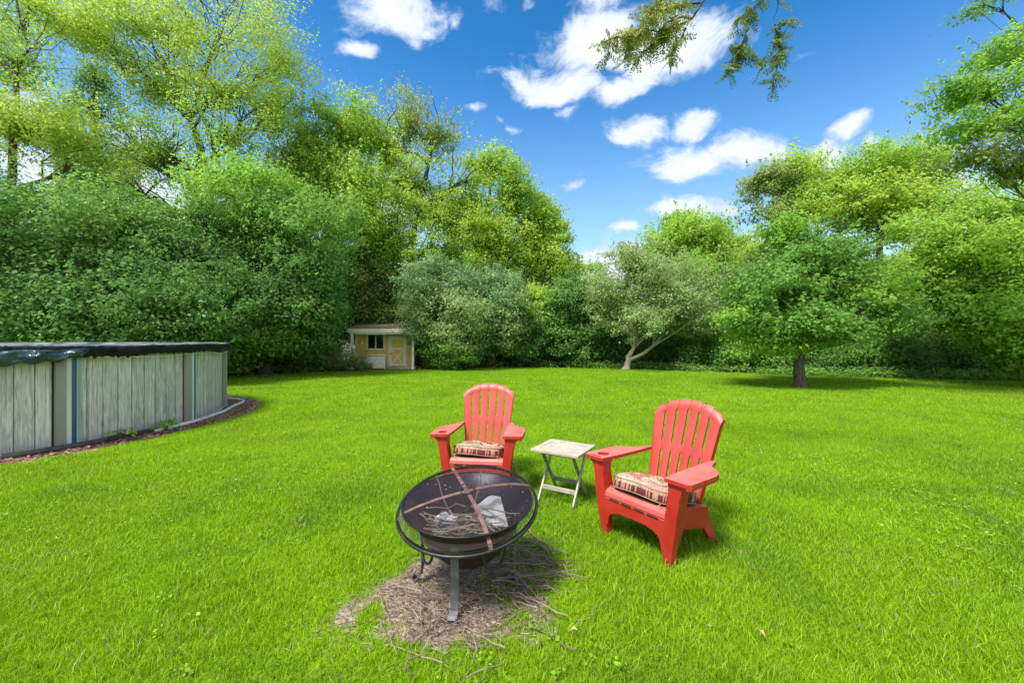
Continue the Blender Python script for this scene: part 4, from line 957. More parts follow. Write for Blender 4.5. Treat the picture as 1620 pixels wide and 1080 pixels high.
# ------------------------------------------------------------------ swimming pool
def build_pool():
    root=empty('swimming_pool',tuple(POOL_C),0,'round above ground pool with weathered plank print wall and taupe posts','swimming pool')
    n_p=12; step=2*PI/n_p; a0=R(-26)
    for i in range(n_p):
        A=a0+i*step; b=A+step; N_=14; mb=MB(); vs=[];fs=[];uv=[]
        for j in range(N_+1):
            t=A+(b-A)*j/N_; 
            for z in (.03,POOL_H): vs.append((POOL_R*math.cos(t),POOL_R*math.sin(t),z)); uv.append((POOL_R*t+7,z))
        for j in range(N_): fs.append((2*j,2*j+2,2*j+3,2*j+1))
        mb.add(vs,fs); o=mb.build('wall_panel',M['pool_wall'],root,smooth=60)
        ul=o.data.uv_layers.new(name='UVMap')
        for lp in o.data.loops: ul.data[lp.index].uv=uv[lp.vertex_index]
    # posts
    prof=[(-.145,.002),(-.126,.003),(-.122,.045),(-.03,.068),(.012,.072),(.020,.050),(.052,.048),(.062,.062),(.075,.062),(.085,.040),(.105,.040),(.118,.0)]
    matidx=[4,0,0,1,1,2,2,3,1,3,1]  # pale ridge faces paint in a highlight; blue and green stripes beside it
    for i in range(n_p):
        t=a0+i*step; er=Vector((math.cos(t),math.sin(t),0)); et=Vector((-math.sin(t),math.cos(t),0))
        mb=MB(); lo=[];hi=[]
        for (u,d) in prof:
            lo.append(er*(POOL_R+d)+et*u+Vector((0,0,.05))); hi.append(er*(POOL_R+d)+et*u+Vector((0,0,POOL_H-.0)))
        k=len(prof)
        for j in range(k-1): mb.add([lo[j],lo[j+1],hi[j+1],hi[j]],[(0,1,2,3)],matidx[j])
        mb.build('post',[M['post'],M['post_light'],M['post_blue'],M['post_green'],M['black']],root,smooth=25)
        mb=MB(); mb.box(er*(POOL_R+.04)+Vector((0,0,.025)),(.12,.28,.05),Matrix.Rotation(t,3,'Z')); mb.build('foot_plate',M['post'],root,bevel=.006)
    # bottom track and top rail
    mb=MB(); mb.lathe([(POOL_R-.02,.0),(POOL_R+.025,.0),(POOL_R+.025,.035),(POOL_R-.02,.035)],144); mb.build('bottom_track',M['post_light'],root,smooth=40)
    mb=MB(); mb.lathe([(POOL_R-.07,POOL_H-.01),(POOL_R+.095,POOL_H-.01),(POOL_R+.10,POOL_H+.03),(POOL_R+.07,POOL_H+.045),(POOL_R-.07,POOL_H+.045)],144); mb.build('top_rail',M['post_light'],root,smooth=40)
    # tarp cover lying over it: wrinkled skirt, sagging middle
    cov=empty('pool_cover',(POOL_C.x,POOL_C.y,0),0,'shiny black tarp cover pulled over the top of the pool','pool cover')
    rng=np.random.default_rng(3); NA=720; rad=[(0,-.14),(.35,-.13),(.65,-.08),(.84,-.03),(.93,.01),(.97,.04),(1.0,.058),(1.022,.058),(1.037,.040),(1.043,.0),(1.040,-.035),(1.034,-.07),(1.030,-.10)]
    vs=[];fs=[]
    ph=rng.uniform(0,2*PI,14); fr=[7,11,17,23,31,43,59,71,97,131,157,181,9,5]
    def wr(t,a=0,b=14): return sum(math.sin(fr[i]*t+ph[i])/(1+.12*fr[i]) for i in range(a,b))
    for ri,(rr,dz) in enumerate(rad):
        for j in range(NA):
            t=2*PI*j/NA; r=POOL_R*rr; z=POOL_H+.01+dz
            w1=wr(t,0,8); w2=wr(t+ri*.006,5,13)
            if rr<1.0: z+=.014*w1*rr+.010*math.sin(9*rr*math.cos(t)*2+3*math.sin(5*t))
            else: z+=.004*w1; r+=.010*w2
            if ri>=10:
                k=(ri-9)/3; hang=(.018*w1+.012*w2+(.014*math.sin(200*t+2*math.sin(17*t))+.012*math.sin(333*t))*(.3+.7*abs(math.sin(6*t+1)))); z+=k*hang-.0*k; r+=.008*math.sin(113*t+ri)
            vs.append((r*math.cos(t),r*math.sin(t),z))
    for i in range(len(rad)-1):
        for j in range(NA): fs.append((i*NA+j,i*NA+(j+1)%NA,(i+1)*NA+(j+1)%NA,(i+1)*NA+j))
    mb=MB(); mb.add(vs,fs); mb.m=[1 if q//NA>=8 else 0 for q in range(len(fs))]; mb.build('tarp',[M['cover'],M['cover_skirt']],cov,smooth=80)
    # loose flap of tarp hanging down at the left
    mb=MB(); ta,tb=R(-58),R(-23.5); NN=90; K=9; vs=[]
    for j in range(NN+1):
        u=j/NN; t=ta+(tb-ta)*u; drop=.10+.20*(1-u)**.8*(1+.12*math.sin(26*u))+.015*math.sin(60*u)
        if u>.96: drop*=(1-u)/.04+.15
        for k in range(K):
            v=k/(K-1); r=POOL_R*1.043+.012+.05*math.sin(PI*v)*(1-.3*u)+.014*math.sin(70*t+5*v)+.010*math.sin(131*t-8*v)+.012*math.sin(v*17+t*23)
            vs.append((r*math.cos(t),r*math.sin(t),POOL_H+.045-.04-drop*v+.006*math.sin(41*t)))
    mb.add(vs,[(j*K+k,(j+1)*K+k,(j+1)*K+k+1,j*K+k+1) for j in range(NN) for k in range(K-1)])
    o=mb.build('flap',M['cover_flap'],cov,smooth=80); o['label']='loose blue green flap of tarp hanging down at the left'; so=o.modifiers.new('s','SOLIDIFY'); so.thickness=.003
    # tie cable under the skirt
    mb=MB(); pts=[(math.cos(t)*(POOL_R+.09),math.sin(t)*(POOL_R+.09),POOL_H-.115+.012*math.sin(3*t*4)) for t in np.linspace(R(-60),R(60),90)]; mb.tube(pts,.004,5); mb.build('cable',M['pipe_white'],cov)
    # pipes lying at the foot of the wall
    def arc(name,label,mt,r_off,ta,tb,rad_,z,jit,seed,end=None):
        rg=np.random.default_rng(seed); ts=np.linspace(R(ta),R(tb),60); f1,f2=rg.uniform(0,6,2)
        pts=[]
        for t in ts:
            rr=POOL_R+r_off(math.degrees(t))+jit*math.sin(9*t+f1)+jit*.5*math.sin(23*t+f2); pts.append(Vector((POOL_C.x+rr*math.cos(t),POOL_C.y+rr*math.sin(t),z)))
        if end: pts+= [Vector(e) for e in end]
        mb=MB(); mb.tube(pts,rad_,12); o=mb.build(name,mt,None,smooth=50); return tag(o,label,'hose','hoses at the foot of the pool')
    bump=lambda a:.13+.30*math.exp(-((a-46)/11)**2)
    arc('pool_hose','white pool hose curving along the foot of the pool wall',M['pipe_white'],bump,-10,75,.030,.032,.012,1)
    arc('pool_hose','thin dark green hose lying between the white hose and the pool',M['hose_green'],lambda a:.085+.22*math.exp(-((a-44)/10)**2),-14,75,.018,.02,.008,2)
    arc('drain_pipe','thick black drain pipe with an open end at the foot of the pool',M['pipe_black'],lambda a:.12+.05*(a<-20),-36,-9,.040,.042,.010,3)
    arc('pool_hose','thin greyish pipe lying against the left part of the pool wall',M['twig'],lambda a:.065,-75,-11,.020,.022,.010,4)
build_pool()

def mulch():
    rng=np.random.default_rng(8); n=15000; t=rng.uniform(R(-75),R(78),n); d=np.abs(rng.normal(0,.28,n))+.02
    x=POOL_C.x+(POOL_R+d)*np.cos(t); y=POOL_C.y+(POOL_R+d)*np.sin(t); k=mulch_mask(x,y)>rng.uniform(.35,.9,n); x=x[k];y=y[k];n=len(x)
    cen=np.stack([x,y,rng.uniform(.004,.022,n)],1); nr=np.array([0,0,1.])+rng.normal(0,.35,(n,3)); nr/=np.linalg.norm(nr,axis=1)[:,None]
    tt=rng.normal(0,1,(n,3)); tt-=nr*(tt*nr).sum(1)[:,None]; tt/=np.linalg.norm(tt,axis=1)[:,None]; b=np.cross(nr,tt); s=rng.uniform(.012,.04,(n,1)); w=s*rng.uniform(.2,.5,(n,1))
    v=np.empty((n,4,3)); v[:,0]=cen-tt*s-b*w; v[:,1]=cen+tt*s-b*w; v[:,2]=cen+tt*s+b*w; v[:,3]=cen-tt*s+b*w
    c=np.where((rng.random(n)<.75)[:,None],np.array([.36,.19,.14]),np.array([.54,.42,.33]))*(.5+.8*rng.random((n,1)))
    o=np_mesh('mulch',v.reshape(-1,3),np.arange(4*n).reshape(-1,4),M['grass'],cols=np.repeat(c[:,None,:],4,1).reshape(-1,3)); tag(o,'reddish bark mulch strewn round the pool','mulch',kind='stuff')
mulch()
# weeds at the foot of the pool wall
for i,(a,lab) in enumerate(((R(-8),'leafy weed sprouting by the pool wall near the second post'),(R(-17),'small weed beside the black drain pipe'))):
    x=POOL_C.x+(POOL_R+.22)*math.cos(a); y=POOL_C.y+(POOL_R+.22)*math.sin(a)
    tree('weed_plant',lab,'plant',(x,y),[Vector((x,y,.08))],[((x,y,.08),(.16,.22,.08),26)],.045,16,.06,'bright',.006,'bark_dark',group='weeds by the pool wall',gap=.2,twigs=8)

# ------------------------------------------------------------------ adirondack chairs
def make_chair():
    root=empty('adirondack_chair',(0,0,0),0,'x','chair')
    red=M['red']
    # backrest
    org=Vector((0,.455,.245)); up=Vector((0,.235,.665)).normalized(); nb=Vector((0,up.z,-up.y))  # nb points backwards
    SH,TOP,A=.54,.195,.262
    wl=lambda s:.205+(.262-.205)*s/SH
    def stop(f):
        s=SH
        for _ in range(12): s=SH+TOP*math.sqrt(max(0,1-(min(1,abs(f*wl(s))/ (A*1.13)))**2))
        return s
    def P(f,s,off=0,roll=True):
        x=f*wl(s); st=stop(f); t=max(0,(s-(st-.05))/.05) if roll else 0
        n=off+.020*t*t -.30*(A*A-x*x)*0 + .0 - .28*x*x*(-1)*0
        n+= -(.30*x*x) # sides curl forward, the back cups the sitter
        return org+Vector((x,0,0))+up*s+nb*n
    mb=MB(); g=.042; nc,nr=5,44; SR=[q/43 for q in range(44)]
    for i in range(6):
        f0=-1+i/3+(g if i>0 else 0); f1=-1+(i+1)/3-(g if i<5 else 0)
        for side,off in ((0,0.0),(1,.014)):
            pass
        F_=[];Bk=[]
        for c in range(nc):
            f=f0+(f1-f0)*c/(nc-1); st=stop(f)
            e=1 if c in (0,nc-1) else 0
            for r in range(nr):
                s=st*SR[r]; wide=(.04<s<.315) or (.375<s<st-.075)
                ff=(-1+i/3 if c<(nc-1)/2 else -1+(i+1)/3); edge=(i==0 and c<(nc-1)/2) or (i==5 and c>(nc-1)/2)
                fe=f if (wide or edge) else f+(ff-f)*.84*abs(c-(nc-1)/2)/((nc-1)/2)
                F_.append(P(fe,s,.0025*e)); Bk.append(P(fe,s,.016))
        q=[(c*nr+r,(c+1)*nr+r,(c+1)*nr+r+1,c*nr+r+1) for c in range(nc-1) for r in range(nr-1)]
        n0=len(F_); fs=list(q)+[(a+n0,d+n0,c_+n0,b+n0) for a,b,c_,d in q]
        for r in range(nr-1): fs+=[(r,r+1,r+1+n0,r+n0),((nc-1)*nr+r+1,(nc-1)*nr+r,(nc-1)*nr+r+n0,(nc-1)*nr+r+1+n0)]
        for c in range(nc-1): fs+=[((c+1)*nr,c*nr,c*nr+n0,(c+1)*nr+n0),(c*nr+nr-1,(c+1)*nr+nr-1,(c+1)*nr+nr-1+n0,c*nr+nr-1+n0)]
        mb.add(F_+Bk,fs)
    # webs joining the slats: foot, waist and the arched head
    def web(sa,sb,off):
        nf=31; vs=[]; k=4
        for c in range(nf):
            f=-.98+1.96*c/(nf-1); st=stop(f); a=sa(st); b=sb(st)
            for r in range(k): vs.append(P(f,a+(b-a)*r/(k-1),off))
        fs=[(c*k+r,(c+1)*k+r,(c+1)*k+r+1,c*k+r+1) for c in range(nf-1) for r in range(k-1)]
        n0=len(vs); vs2=[v+nb*.010 for v in vs]
        ed=[(c*k,(c+1)*k) for c in range(nf-1)]+[(c*k+k-1,(c+1)*k+k-1) for c in range(nf-1)]
        mb.add(vs+vs2,fs+[(a+n0,d+n0,c_+n0,b+n0) for a,b,c_,d in fs]+[(a,b,b+n0,a+n0) for a,b in ed])
    web(lambda t:.0,lambda t:.04,.005); web(lambda t:.315,lambda t:.375,.0045); web(lambda t:t-.075,lambda t:t-.002,.0055)
    # turned-back flange round the outline
    out=[P(-1,s) for s in np.linspace(0,stop(-1),14)]+[P(f,stop(f)) for f in np.linspace(-.985,.985,41)]+[P(1,s) for s in np.linspace(stop(1),0,14)]
    inner=[]
    cen=org+up*.4
    for p in out:
        d=(cen-p); d=(d-nb*d.dot(nb)).normalized(); inner.append(p+d*.006)
    n=len(out); vs=out+[p+nb*.040 for p in out]+[p+nb*.040 for p in inner]+inner
    fs=[]
    for i in range(n-1):
        for k in range(3): fs.append((k*n+i,k*n+i+1,(k+1)*n+i+1,(k+1)*n+i))
    mb.add(vs,fs)
    mb.build('backrest',red,root,smooth=38)
    # seat: rolled front, slats sloping back
    mb=MB()
    def sy(t): return Vector((0,.0+.47*t,(.330-.085*t)))
    for i in range(5):
        t0=.13+i*.175; t1=t0+.155; a=sy(t0); b=sy(min(t1,1.0)); mb.bar(a,b,.50,.014,side=(1,0,0))
    arcp=[(.085,.321),(.05,.332),(.02,.328),(.0,.310),(-.012,.283)]
    inn=[(y+.006,z-.013) if i<3 else (y+.013,z-.002) for i,(y,z) in enumerate(arcp)]
    poly=arcp+inn[::-1]
    mb.prism(poly,lambda u,v,k:((-.243 if k==0 else .243),u,v))
    # two support ribs under the slats
    for x in (-.235,0,.235): mb.bar(sy(.05)+Vector((x,0,-.022)),sy(.98)+Vector((x,0,-.022)),.018,.028,side=(1,0,0))
    mb.build('seat',red,root,bevel=.003)
    # apron with arched lower edge and slots
    mb=MB(); pts=[]
    N=20; topz=.276
    lower=[(-.215,.08),(-.208,.13),(-.190,.162),(-.15,.182)]+[(x,.188+.006*math.cos(x*6)) for x in np.linspace(-.10,.10,5)]+[(.15,.182),(.190,.162),(.208,.13),(.215,.08)]
    poly=[(-.24,topz),(-.24,.07)]+lower+[(.24,.07),(.24,topz)]
    mb.prism(poly[::-1],lambda u,v,k:(u,(-.010 if k==0 else .006),v))
    mb.build('apron',red,root,bevel=.003)
    mb=MB()
    for x in (-.155,-.052,.052,.155): mb.box((x,-.0125,.272),(.080,.004,.009))
    mb.build('drain_slots',M['black'],root)
    # front legs with arm supports
    for s in (-1,1):
        mb=MB(); secs=[]
        for z,xi,xo,y0,y1 in ((-.03,.222,.276,-.004,.045),(.10,.224,.290,-.010,.062),(.20,.230,.310,-.014,.082),(.32,.244,.326,-.016,.095),(.42,.258,.340,-.012,.088),(.49,.262,.358,-.010,.088),(.522,.258,.398,-.012,.105)):
            xi*=s;xo*=s
            secs.append([(xi,y0,z),(xo,y0,z),(xo,y1,z),(xi,y1,z)])
        mb.loft(secs); 
        mb.build('front_leg',red,root,bevel=.008,seg=3)
        # side rail running to the splayed rear foot
        mb=MB(); poly=[(.08,.303),(.08,.20),(.24,.150),(.37,.130),(.435,.105),(.52,-.03),(.585,-.03),(.545,.09),(.515,.18),(.50,.250)]
        def fn(u,v,k,s=s):
            w=.248+.05*max(0,(.15-v))/.15*.5
            return (s*(w-(.0 if k else .030)),u,v)
        mb.prism(poly,fn); mb.build('rear_leg',red,root,bevel=.006,seg=2)
        # armrest
        mb=MB(); zt,zb=.548,.524
        oc=(s*.327,.075); hr=.043
        pad=[(.250,-.028),(.400,-.030),(.420,-.012),(.424,.16),(.238,.16)]
        rest=[(.424,.16),(.424,.26),(.412,.32),(.380,.37),(.335,.40),(.305,.435),(.282,.50),(.270,.562),(.236,.562),(.236,.40),(.236,.30),(.238,.16)]
        # outer outline resampled by angle about the cup hole
        if s==-1:
            n=40; oc2=Vector((.327,.075)); ring=[];hole=[]
            import itertools
            PP=[Vector(p) for p in pad]
            for i in range(n):
                a=2*PI*(i+.5)/n; d=Vector((math.cos(a),math.sin(a))); best=9
                for j in range(len(PP)):
                    p=PP[j];q=PP[(j+1)%len(PP)]; e=q-p; den=d.x*e.y-d.y*e.x
                    if abs(den)<1e-9: continue
                    w=p-oc2; t=(w.x*e.y-w.y*e.x)/den; u=(w.x*d.y-w.y*d.x)/den
                    if t>0 and -1e-6<=u<=1+1e-6: best=min(best,t)
                ring.append(oc2+d*best); hole.append(oc2+d*hr)
            sec=[[(s*p.x,p.y,zb) for p in ring],[(s*p.x,p.y,zt) for p in ring],[(s*p.x,p.y,zt) for p in hole],[(s*p.x,p.y,zt-.055) for p in hole]]
            mb.loft(sec,cap=False)
            mb.add([(s*p.x,p.y,zt-.055) for p in hole],[tuple(range(n))])
            mb.loft([[(s*(oc2.x+(p.x-oc2.x)*1.06),oc2.y+(p.y-oc2.y)*1.06,zb) for p in hole],[(s*(oc2.x+(p.x-oc2.x)*1.06),oc2.y+(p.y-oc2.y)*1.06,zt-.060) for p in hole]])
        else: mb.prism(pad,lambda u,v,k:(s*u,v,zb if k==0 else zt))
        mb.prism(rest,lambda u,v,k:(s*u,v+(.0012),zb+.0005 if k==0 else zt-.0005))
        # lip under the edge
        lip=[(.400,-.030),(.420,-.012),(.424,.26),(.412,.32),(.380,.37)]
        arm=mb.build('armrest',red,root,smooth=40)
        mb=MB(); vs=[]
        for (x,y) in lip: vs+= [(s*(x-.001),y,zb-.014),(s*(x-.001),y,zb+.002),(s*(x-.012),y+(.004),zb+.002),(s*(x-.012),y+.004,zb-.014)]
        mb.loft([vs[i:i+4] for i in range(0,len(vs),4)]); mb.build('arm_lip',red,arm)
        if s==-1:
            mb=MB(); mb.box((s*.325,-.008,zt+.0008),(.095,.010,.002)); mb.build('card_slot',M['black'],arm)
    # cross brace between the rear legs
    mb=MB(); mb.box((0,.47,.165),(.46,.014,.08)); mb.build('rear_brace',red,root,bevel=.003)
    return root
def copy_tree(o,parent=None):
    c=o.copy(); C.objects.link(c)
    if parent is not None: c.parent=parent
    for ch in list(o.children): copy_tree(ch,c)
    return c
chair=make_chair()
chair['label']='red adirondack chair on the left, behind the fire pit'; chair['group']='red adirondack chairs'
chair.location=(-.325,3.60,0); chair.rotation_euler=(0,0,R(-7))
ch2=copy_tree(chair); ch2['label']='red adirondack chair on the right, turned sideways beside the table'
ch2.location=(.815,2.695,0); ch2.rotation_euler=(0,0,R(-54))

def cushion(loc,rz,label,seed):
    rng=np.random.default_rng(seed)
    root=empty('seat_cushion',loc,rz,label,'cushion','patterned seat cushions'); root.rotation_euler=(R(-11.3),0,rz)
    def outline(n,k=4.5):
        o=[]
        for i in range(n):
            a=2*PI*i/n; c,s=math.cos(a),math.sin(a); r=1/((abs(c)**k+abs(s)**k)**(1/k)); o.append((r*c,r*s))
        return o
    n=96; ol=outline(n); wx,wy=.238,.222
    f1,f2=rng.uniform(0,6,2)
    def ring(sc,z,fn=None):
        pts=[]
        for i,(u,v) in enumerate(ol):
            x,y=u*wx*sc,v*wy*sc; zz=z
            if fn: zz=fn(x,y,z)
            zz+=.009*math.sin(9*x+f1)*1+.008*math.sin(11*y+f2)
            pts.append((x,y,zz))
        return pts
    def top(x,y,z):
        h=z
        for tx in (-.10,0,.10):
            for ty in (-.10,0,.10): h-=.046*math.exp(-((x-tx)**2+(y-ty)**2)/.0016)
        h-=.024*(math.exp(-(x/.03)**2)+math.exp(-(y/.03)**2))*.6
        return h
    mb=MB()
    secs=[ring(.93,-.034),ring(.985,-.022),ring(1.0,.0),ring(1.0,.022),ring(.985,.044)]
    mb.loft(secs[:4],cap=False,mi=1); mb.loft(secs[3:],cap=False,mi=0); mb.add(ring(.93,-.034),[tuple(range(n))],1)
    secs_=secs; tops=[ring(.985,.044)]+[ring(s,.050+.028*(1-s**3),top) for s in (.95,.90,.84,.77,.70,.62,.54,.46,.38,.30,.22,.14,.06)]
    mb.loft(tops,cap=False,mi=0); last=tops[-1]; mb.add(last,[tuple(range(n))],0)
    mb.build('cover_fabric',[M['floral'],M['stripe']],root,smooth=70)
    for z,sc in ((.046,.99),(-.026,.985)):
        mb=MB(); p=ring(sc,z); mb.tube(p+[p[0]],.0030,6,cap=False); mb.build('piping',M['piping'],root,smooth=60)
    for sx in (-1,1):
        mb=MB(); mb.tube([(sx*.19,-.21,-.028),(sx*.20,-.225,-.032),(sx*.19,-.235,-.045)],.003,5); mb.build('tie',M['piping'],root)
M['piping']=mat('cream_piping',(.34,.22,.15),.9)
def on_chair(ch,y,z):
    return Matrix.Translation(ch.location)@Matrix.Rotation(ch.rotation_euler.z,4,'Z')@Vector((0,y,z))
cushion(on_chair(chair,.232,.346),chair.rotation_euler.z,'burgundy striped tufted cushion on the left red chair',1)
cushion(on_chair(ch2,.232,.346),ch2.rotation_euler.z,'burgundy and cream leaf print cushion on the right red chair',2)

# ------------------------------------------------------------------ folding table
def build_table():
    zt=.455; drop=CAM_H-zt
    def Q(px,py): D=drop*F/(py-CY); return Vector(((px-CX)/F*D,D,0))
    a=Q(839,709.5); f=Q(915,721.5); r=Q(942,703.7); b=Q(872,693.3)
    u=((f-a)+(r-b))/2; w=((b-a)+(r-f))/2; c=(a+f+r+b)/4; ang=math.atan2(u.y,u.x); U=u.length; Wd=w.length
    root=empty('folding_table',(c.x,c.y,0),ang,'small beige folding table with slatted top between the red chairs','table')
    mb=MB(); hu,hw=U/2,Wd/2
    mb.box((0,-hw+.0275,zt-.011),(U,.055,.022)); mb.box((0,hw-.0275,zt-.011),(U,.055,.022))
    for s in (-1,1): mb.box((s*(hu-.0275),0,zt-.011),(.055,Wd-.112,.022))
    ns=6; inner=Wd-.11; st=inner/ns
    for i in range(ns): mb.box((0,-inner/2+st*(i+.5),zt-.012),(U-.112,st-.006,.018))
    mb.build('tabletop',M['tan_plastic'],root,bevel=.003)
    # front-foot frame (light) and rear-foot frame (darker), crossing in an X
    def frame(nm,x_,y_top,y_bot,m,zt_,bars):
        ls=[]
        for s in (-1,1):
            mb=MB(); mb.bar((s*x_,y_top,zt_),(s*x_,y_bot,-.02),.016,.030,side=(1,0,0)); mb.build('leg',m,root,bevel=.002)
        for t in bars:
            y=y_top+(y_bot-y_top)*t; z=zt_*(1-t)
            mb=MB(); mb.box((0,y,z),(2*x_-.017,.016,.036)); mb.build('crossbar',m,root,bevel=.002)
    frame('f',hu-.060,hw-.07,-hw+.02,M['tan_plastic'],zt-.022,(.02,.74))
    frame('r',hu-.079,-hw+.07,hw-.02,M['tan_dark'],zt-.022,(.02,.70))
build_table()

# ------------------------------------------------------------------ fire pit
def build_pit():
    root=empty('fire_pit',tuple(PIT),R(-8),'sooty black bowl fire pit on strap legs standing on the bare patch','fire pit')
    tilt=Matrix.Translation((0,0,.488))@Matrix.Rotation(R(6.0),4,'X')
    Rb=.365
    mb=MB(); prof=[(0,-.335),(.10,-.332),(.155,-.310),(.200,-.262),(.232,-.200),(.258,-.145),(.300,-.082),(.340,-.028),(Rb,0)]
    mb.lathe(prof,64,mi=1,mat_=tilt)
    inn=[(Rb-.0,.0),(.334,-.022),(.292,-.076),(.250,-.140),(.224,-.194),(.192,-.254),(.150,-.300),(.10,-.320),(0,-.324)]
    mb.lathe(inn,64,mi=0,mat_=tilt)
    mb.build('bowl',[M['bowl_in'],M['rust']],root,smooth=60)
    mb=MB(); pts=[tilt@Vector((Rb*math.cos(a),Rb*math.sin(a),.002)) for a in np.linspace(0,2*PI,65)]; mb.tube(pts,.0045,8,cap=False); mb.build('bowl_rim',M['steel_black'],root,smooth=60)
    # collar the bowl sits in
    cz=-.150
    mb=MB(); mb.lathe([(.256,cz-.022),(.264,cz-.022),(.276,cz+.018),(.268,cz+.018),(.256,cz-.022)],64,mat_=tilt); mb.build('collar',M['steel_grey'],root,smooth=40)
    for k,a in enumerate((-90,0,90,180)):
        a=R(a); d=Vector((math.cos(a),math.sin(a),0)); s=Vector((-d.y,d.x,0)); mb=MB(); path=[]
        rr=[(.272,.400),(.276,.35),(.274,.29),(.270,.22),(.268,.15),(.270,.09),(.280,.045),(.298,.018),(.318,.016),(.330,.032),(.318,.046)]
        secs=[]
        for i,(r,z) in enumerate(rr):
            p=d*r+Vector((0,0,z)); r2,z2=rr[min(i+1,len(rr)-1)]; r1,z1=rr[max(i-1,0)]; t=(d*(r2-r1)+Vector((0,0,z2-z1))).normalized(); nn=t.cross(s).normalized()
            w=.021; th=.003
            secs.append([p+s*w+nn*th,p-s*w+nn*th,p-s*w-nn*th,p+s*w-nn*th])
        mb.loft(secs); mb.build('leg',M['steel_grey'],root,bevel=.001)
    # scroll rings between the legs
    for a in (-42,-138,42,138):
        a=R(a); d=Vector((math.cos(a),math.sin(a),0)); s=Vector((-d.y,d.x,0)); c=d*.245+Vector((0,0,.285)); mb=MB()
        mb.tube([c+s*.072*math.cos(t)+Vector((0,0,.072*math.sin(t)))-d*.012*math.sin(t) for t in np.linspace(0,2*PI,33)],.007,8,cap=False); mb.build('ring',M['steel_black'],root,smooth=60)
    # pale flakes and leaf scraps stuck to the bowl wall
    rg=np.random.default_rng(14); fv=[];ff=[]
    for i in range(120):
        t=rg.uniform(0,2*PI); u=rg.uniform(.05,.62); k=u*6; a_=inn[int(k)]; b_=inn[int(k)+1]; q=k-int(k); r=a_[0]*(1-q)+b_[0]*q-.004; z=a_[1]*(1-q)+b_[1]*q+.002
        c=Vector((r*math.cos(t),r*math.sin(t),z)); n=Vector((-math.cos(t)*.75,-math.sin(t)*.75,.65)).normalized(); e=Vector((-math.sin(t),math.cos(t),0)); f=n.cross(e); s1=.0008+.0045*rg.random()**3; s2=s1*rg.uniform(.4,1.4); w=rg.uniform(0,PI); e2=e*math.cos(w)+f*math.sin(w); f2=f*math.cos(w)-e*math.sin(w)
        o0=len(fv); fv+=[tilt@(c-e2*s1-f2*s2*.6),tilt@(c+e2*s1-f2*s2),tilt@(c+e2*s1*.8+f2*s2),tilt@(c-e2*s1+f2*s2*.8)]; ff.append((o0,o0+1,o0+2,o0+3))
    mb=MB(); mb.add(fv,ff); o=mb.build('ash_flakes',mat('ash_flakes',(.62,.58,.54),.9,col2=(.30,.36,.16),nscale=14,lo=.5,hi=.55),None,loc=PIT); o.rotation_euler=(0,0,R(-8)); tag(o,'pale flakes and leaf scraps stuck to the inside of the fire bowl','debris',kind='stuff')
    # ash and char
    mb=MB(); rg=np.random.default_rng(2); vs=[];n=36;k=9
    for i in range(k):
        for j in range(n):
            r=.215*(i/(k-1)); t=2*PI*j/n; vs.append(tilt@Vector((r*math.cos(t),r*math.sin(t),-.196+.010*rg.normal()-.1*r*r)))
    mb.add(vs,[(i*n+j,i*n+(j+1)%n,(i+1)*n+(j+1)%n,(i+1)*n+j) for i in range(k-1) for j in range(n)])
    o=mb.build('ash',mat('ash',(.20,.19,.19),.95,col2=(.07,.06,.06),nscale=22),None,smooth=70,loc=PIT); tag(o,'grey ash lying in the bottom of the fire pit bowl','ash',kind='stuff')
    # spark screen, askew: front edge dropped below the bowl rim
    sc=empty('spark_screen',(PIT.x+.000,PIT.y-.0,.462),R(-8),'domed mesh spark screen with two crossing rusty straps tilted over the bowl','spark screen')
    sc.rotation_euler=(R(14.0),R(-1.0),R(-6))
    Rs=.391; hd=.062
    mb=MB(); mb.tube([(Rs*math.cos(a),Rs*math.sin(a),0) for a in np.linspace(0,2*PI,81)],.0085,10,cap=False); mb.build('rim',M['steel_black'],sc,smooth=60)
    mb=MB(); mb.lathe([(Rs-.004,.0),(Rs-.006,.016),(Rs-.009,.016),(Rs-.009,0)],80); mb.build('rim_band',M['steel_black'],sc,smooth=40)
    dome=lambda r: .022+hd*(1-(r/Rs)**2.6)
    mb=MB(); N_=72; KK=16; vs=[];
    for i in range(KK):
        r=(Rs-.008)*(i/(KK-1))
        for j in range(N_): t=2*PI*j/N_; vs.append((r*math.cos(t),r*math.sin(t),dome(r)))
    fs=[(i*N_+j,i*N_+(j+1)%N_,(i+1)*N_+(j+1)%N_,(i+1)*N_+j) for i in range(KK-1) for j in range(N_)]; mb.add(vs,fs)
    o=mb.build('mesh_screen',M['mesh'],sc,smooth=80); ul=o.data.uv_layers.new(name='UVMap')
    for lp in o.data.loops: co=o.data.vertices[lp.vertex_index].co; ul.data[lp.index].uv=(co.x,co.y)
    for a in (R(117),R(22)):
        d=Vector((math.cos(a),math.sin(a),0)); s=Vector((-d.y,d.x,0)); mb=MB(); secs=[]
        for t in np.linspace(-1,1,33):
            r=t*Rs; p=d*r+Vector((0,0,dome(abs(r))+.004 if abs(t)<.985 else .006)); w=.0105
            dz=.0035; bow=.010*math.sin(t*2.2)
            p=p+s*bow; secs.append([p+s*w,p-s*w,p-s*w-Vector((0,0,dz)),p+s*w-Vector((0,0,dz))])
        mb.loft(secs); mb.build('strap',M['strap'],sc,smooth=50)
    mb=MB(); c=Vector((0,0,hd+.03)); mb.tube([c+Vector((.040*math.cos(t),.034*math.sin(t),.012+.012*math.sin(t))) for t in np.linspace(0,2*PI,29)],.0035,7,cap=False); mb.build('handle',M['steel_black'],sc,smooth=60)
build_pit()

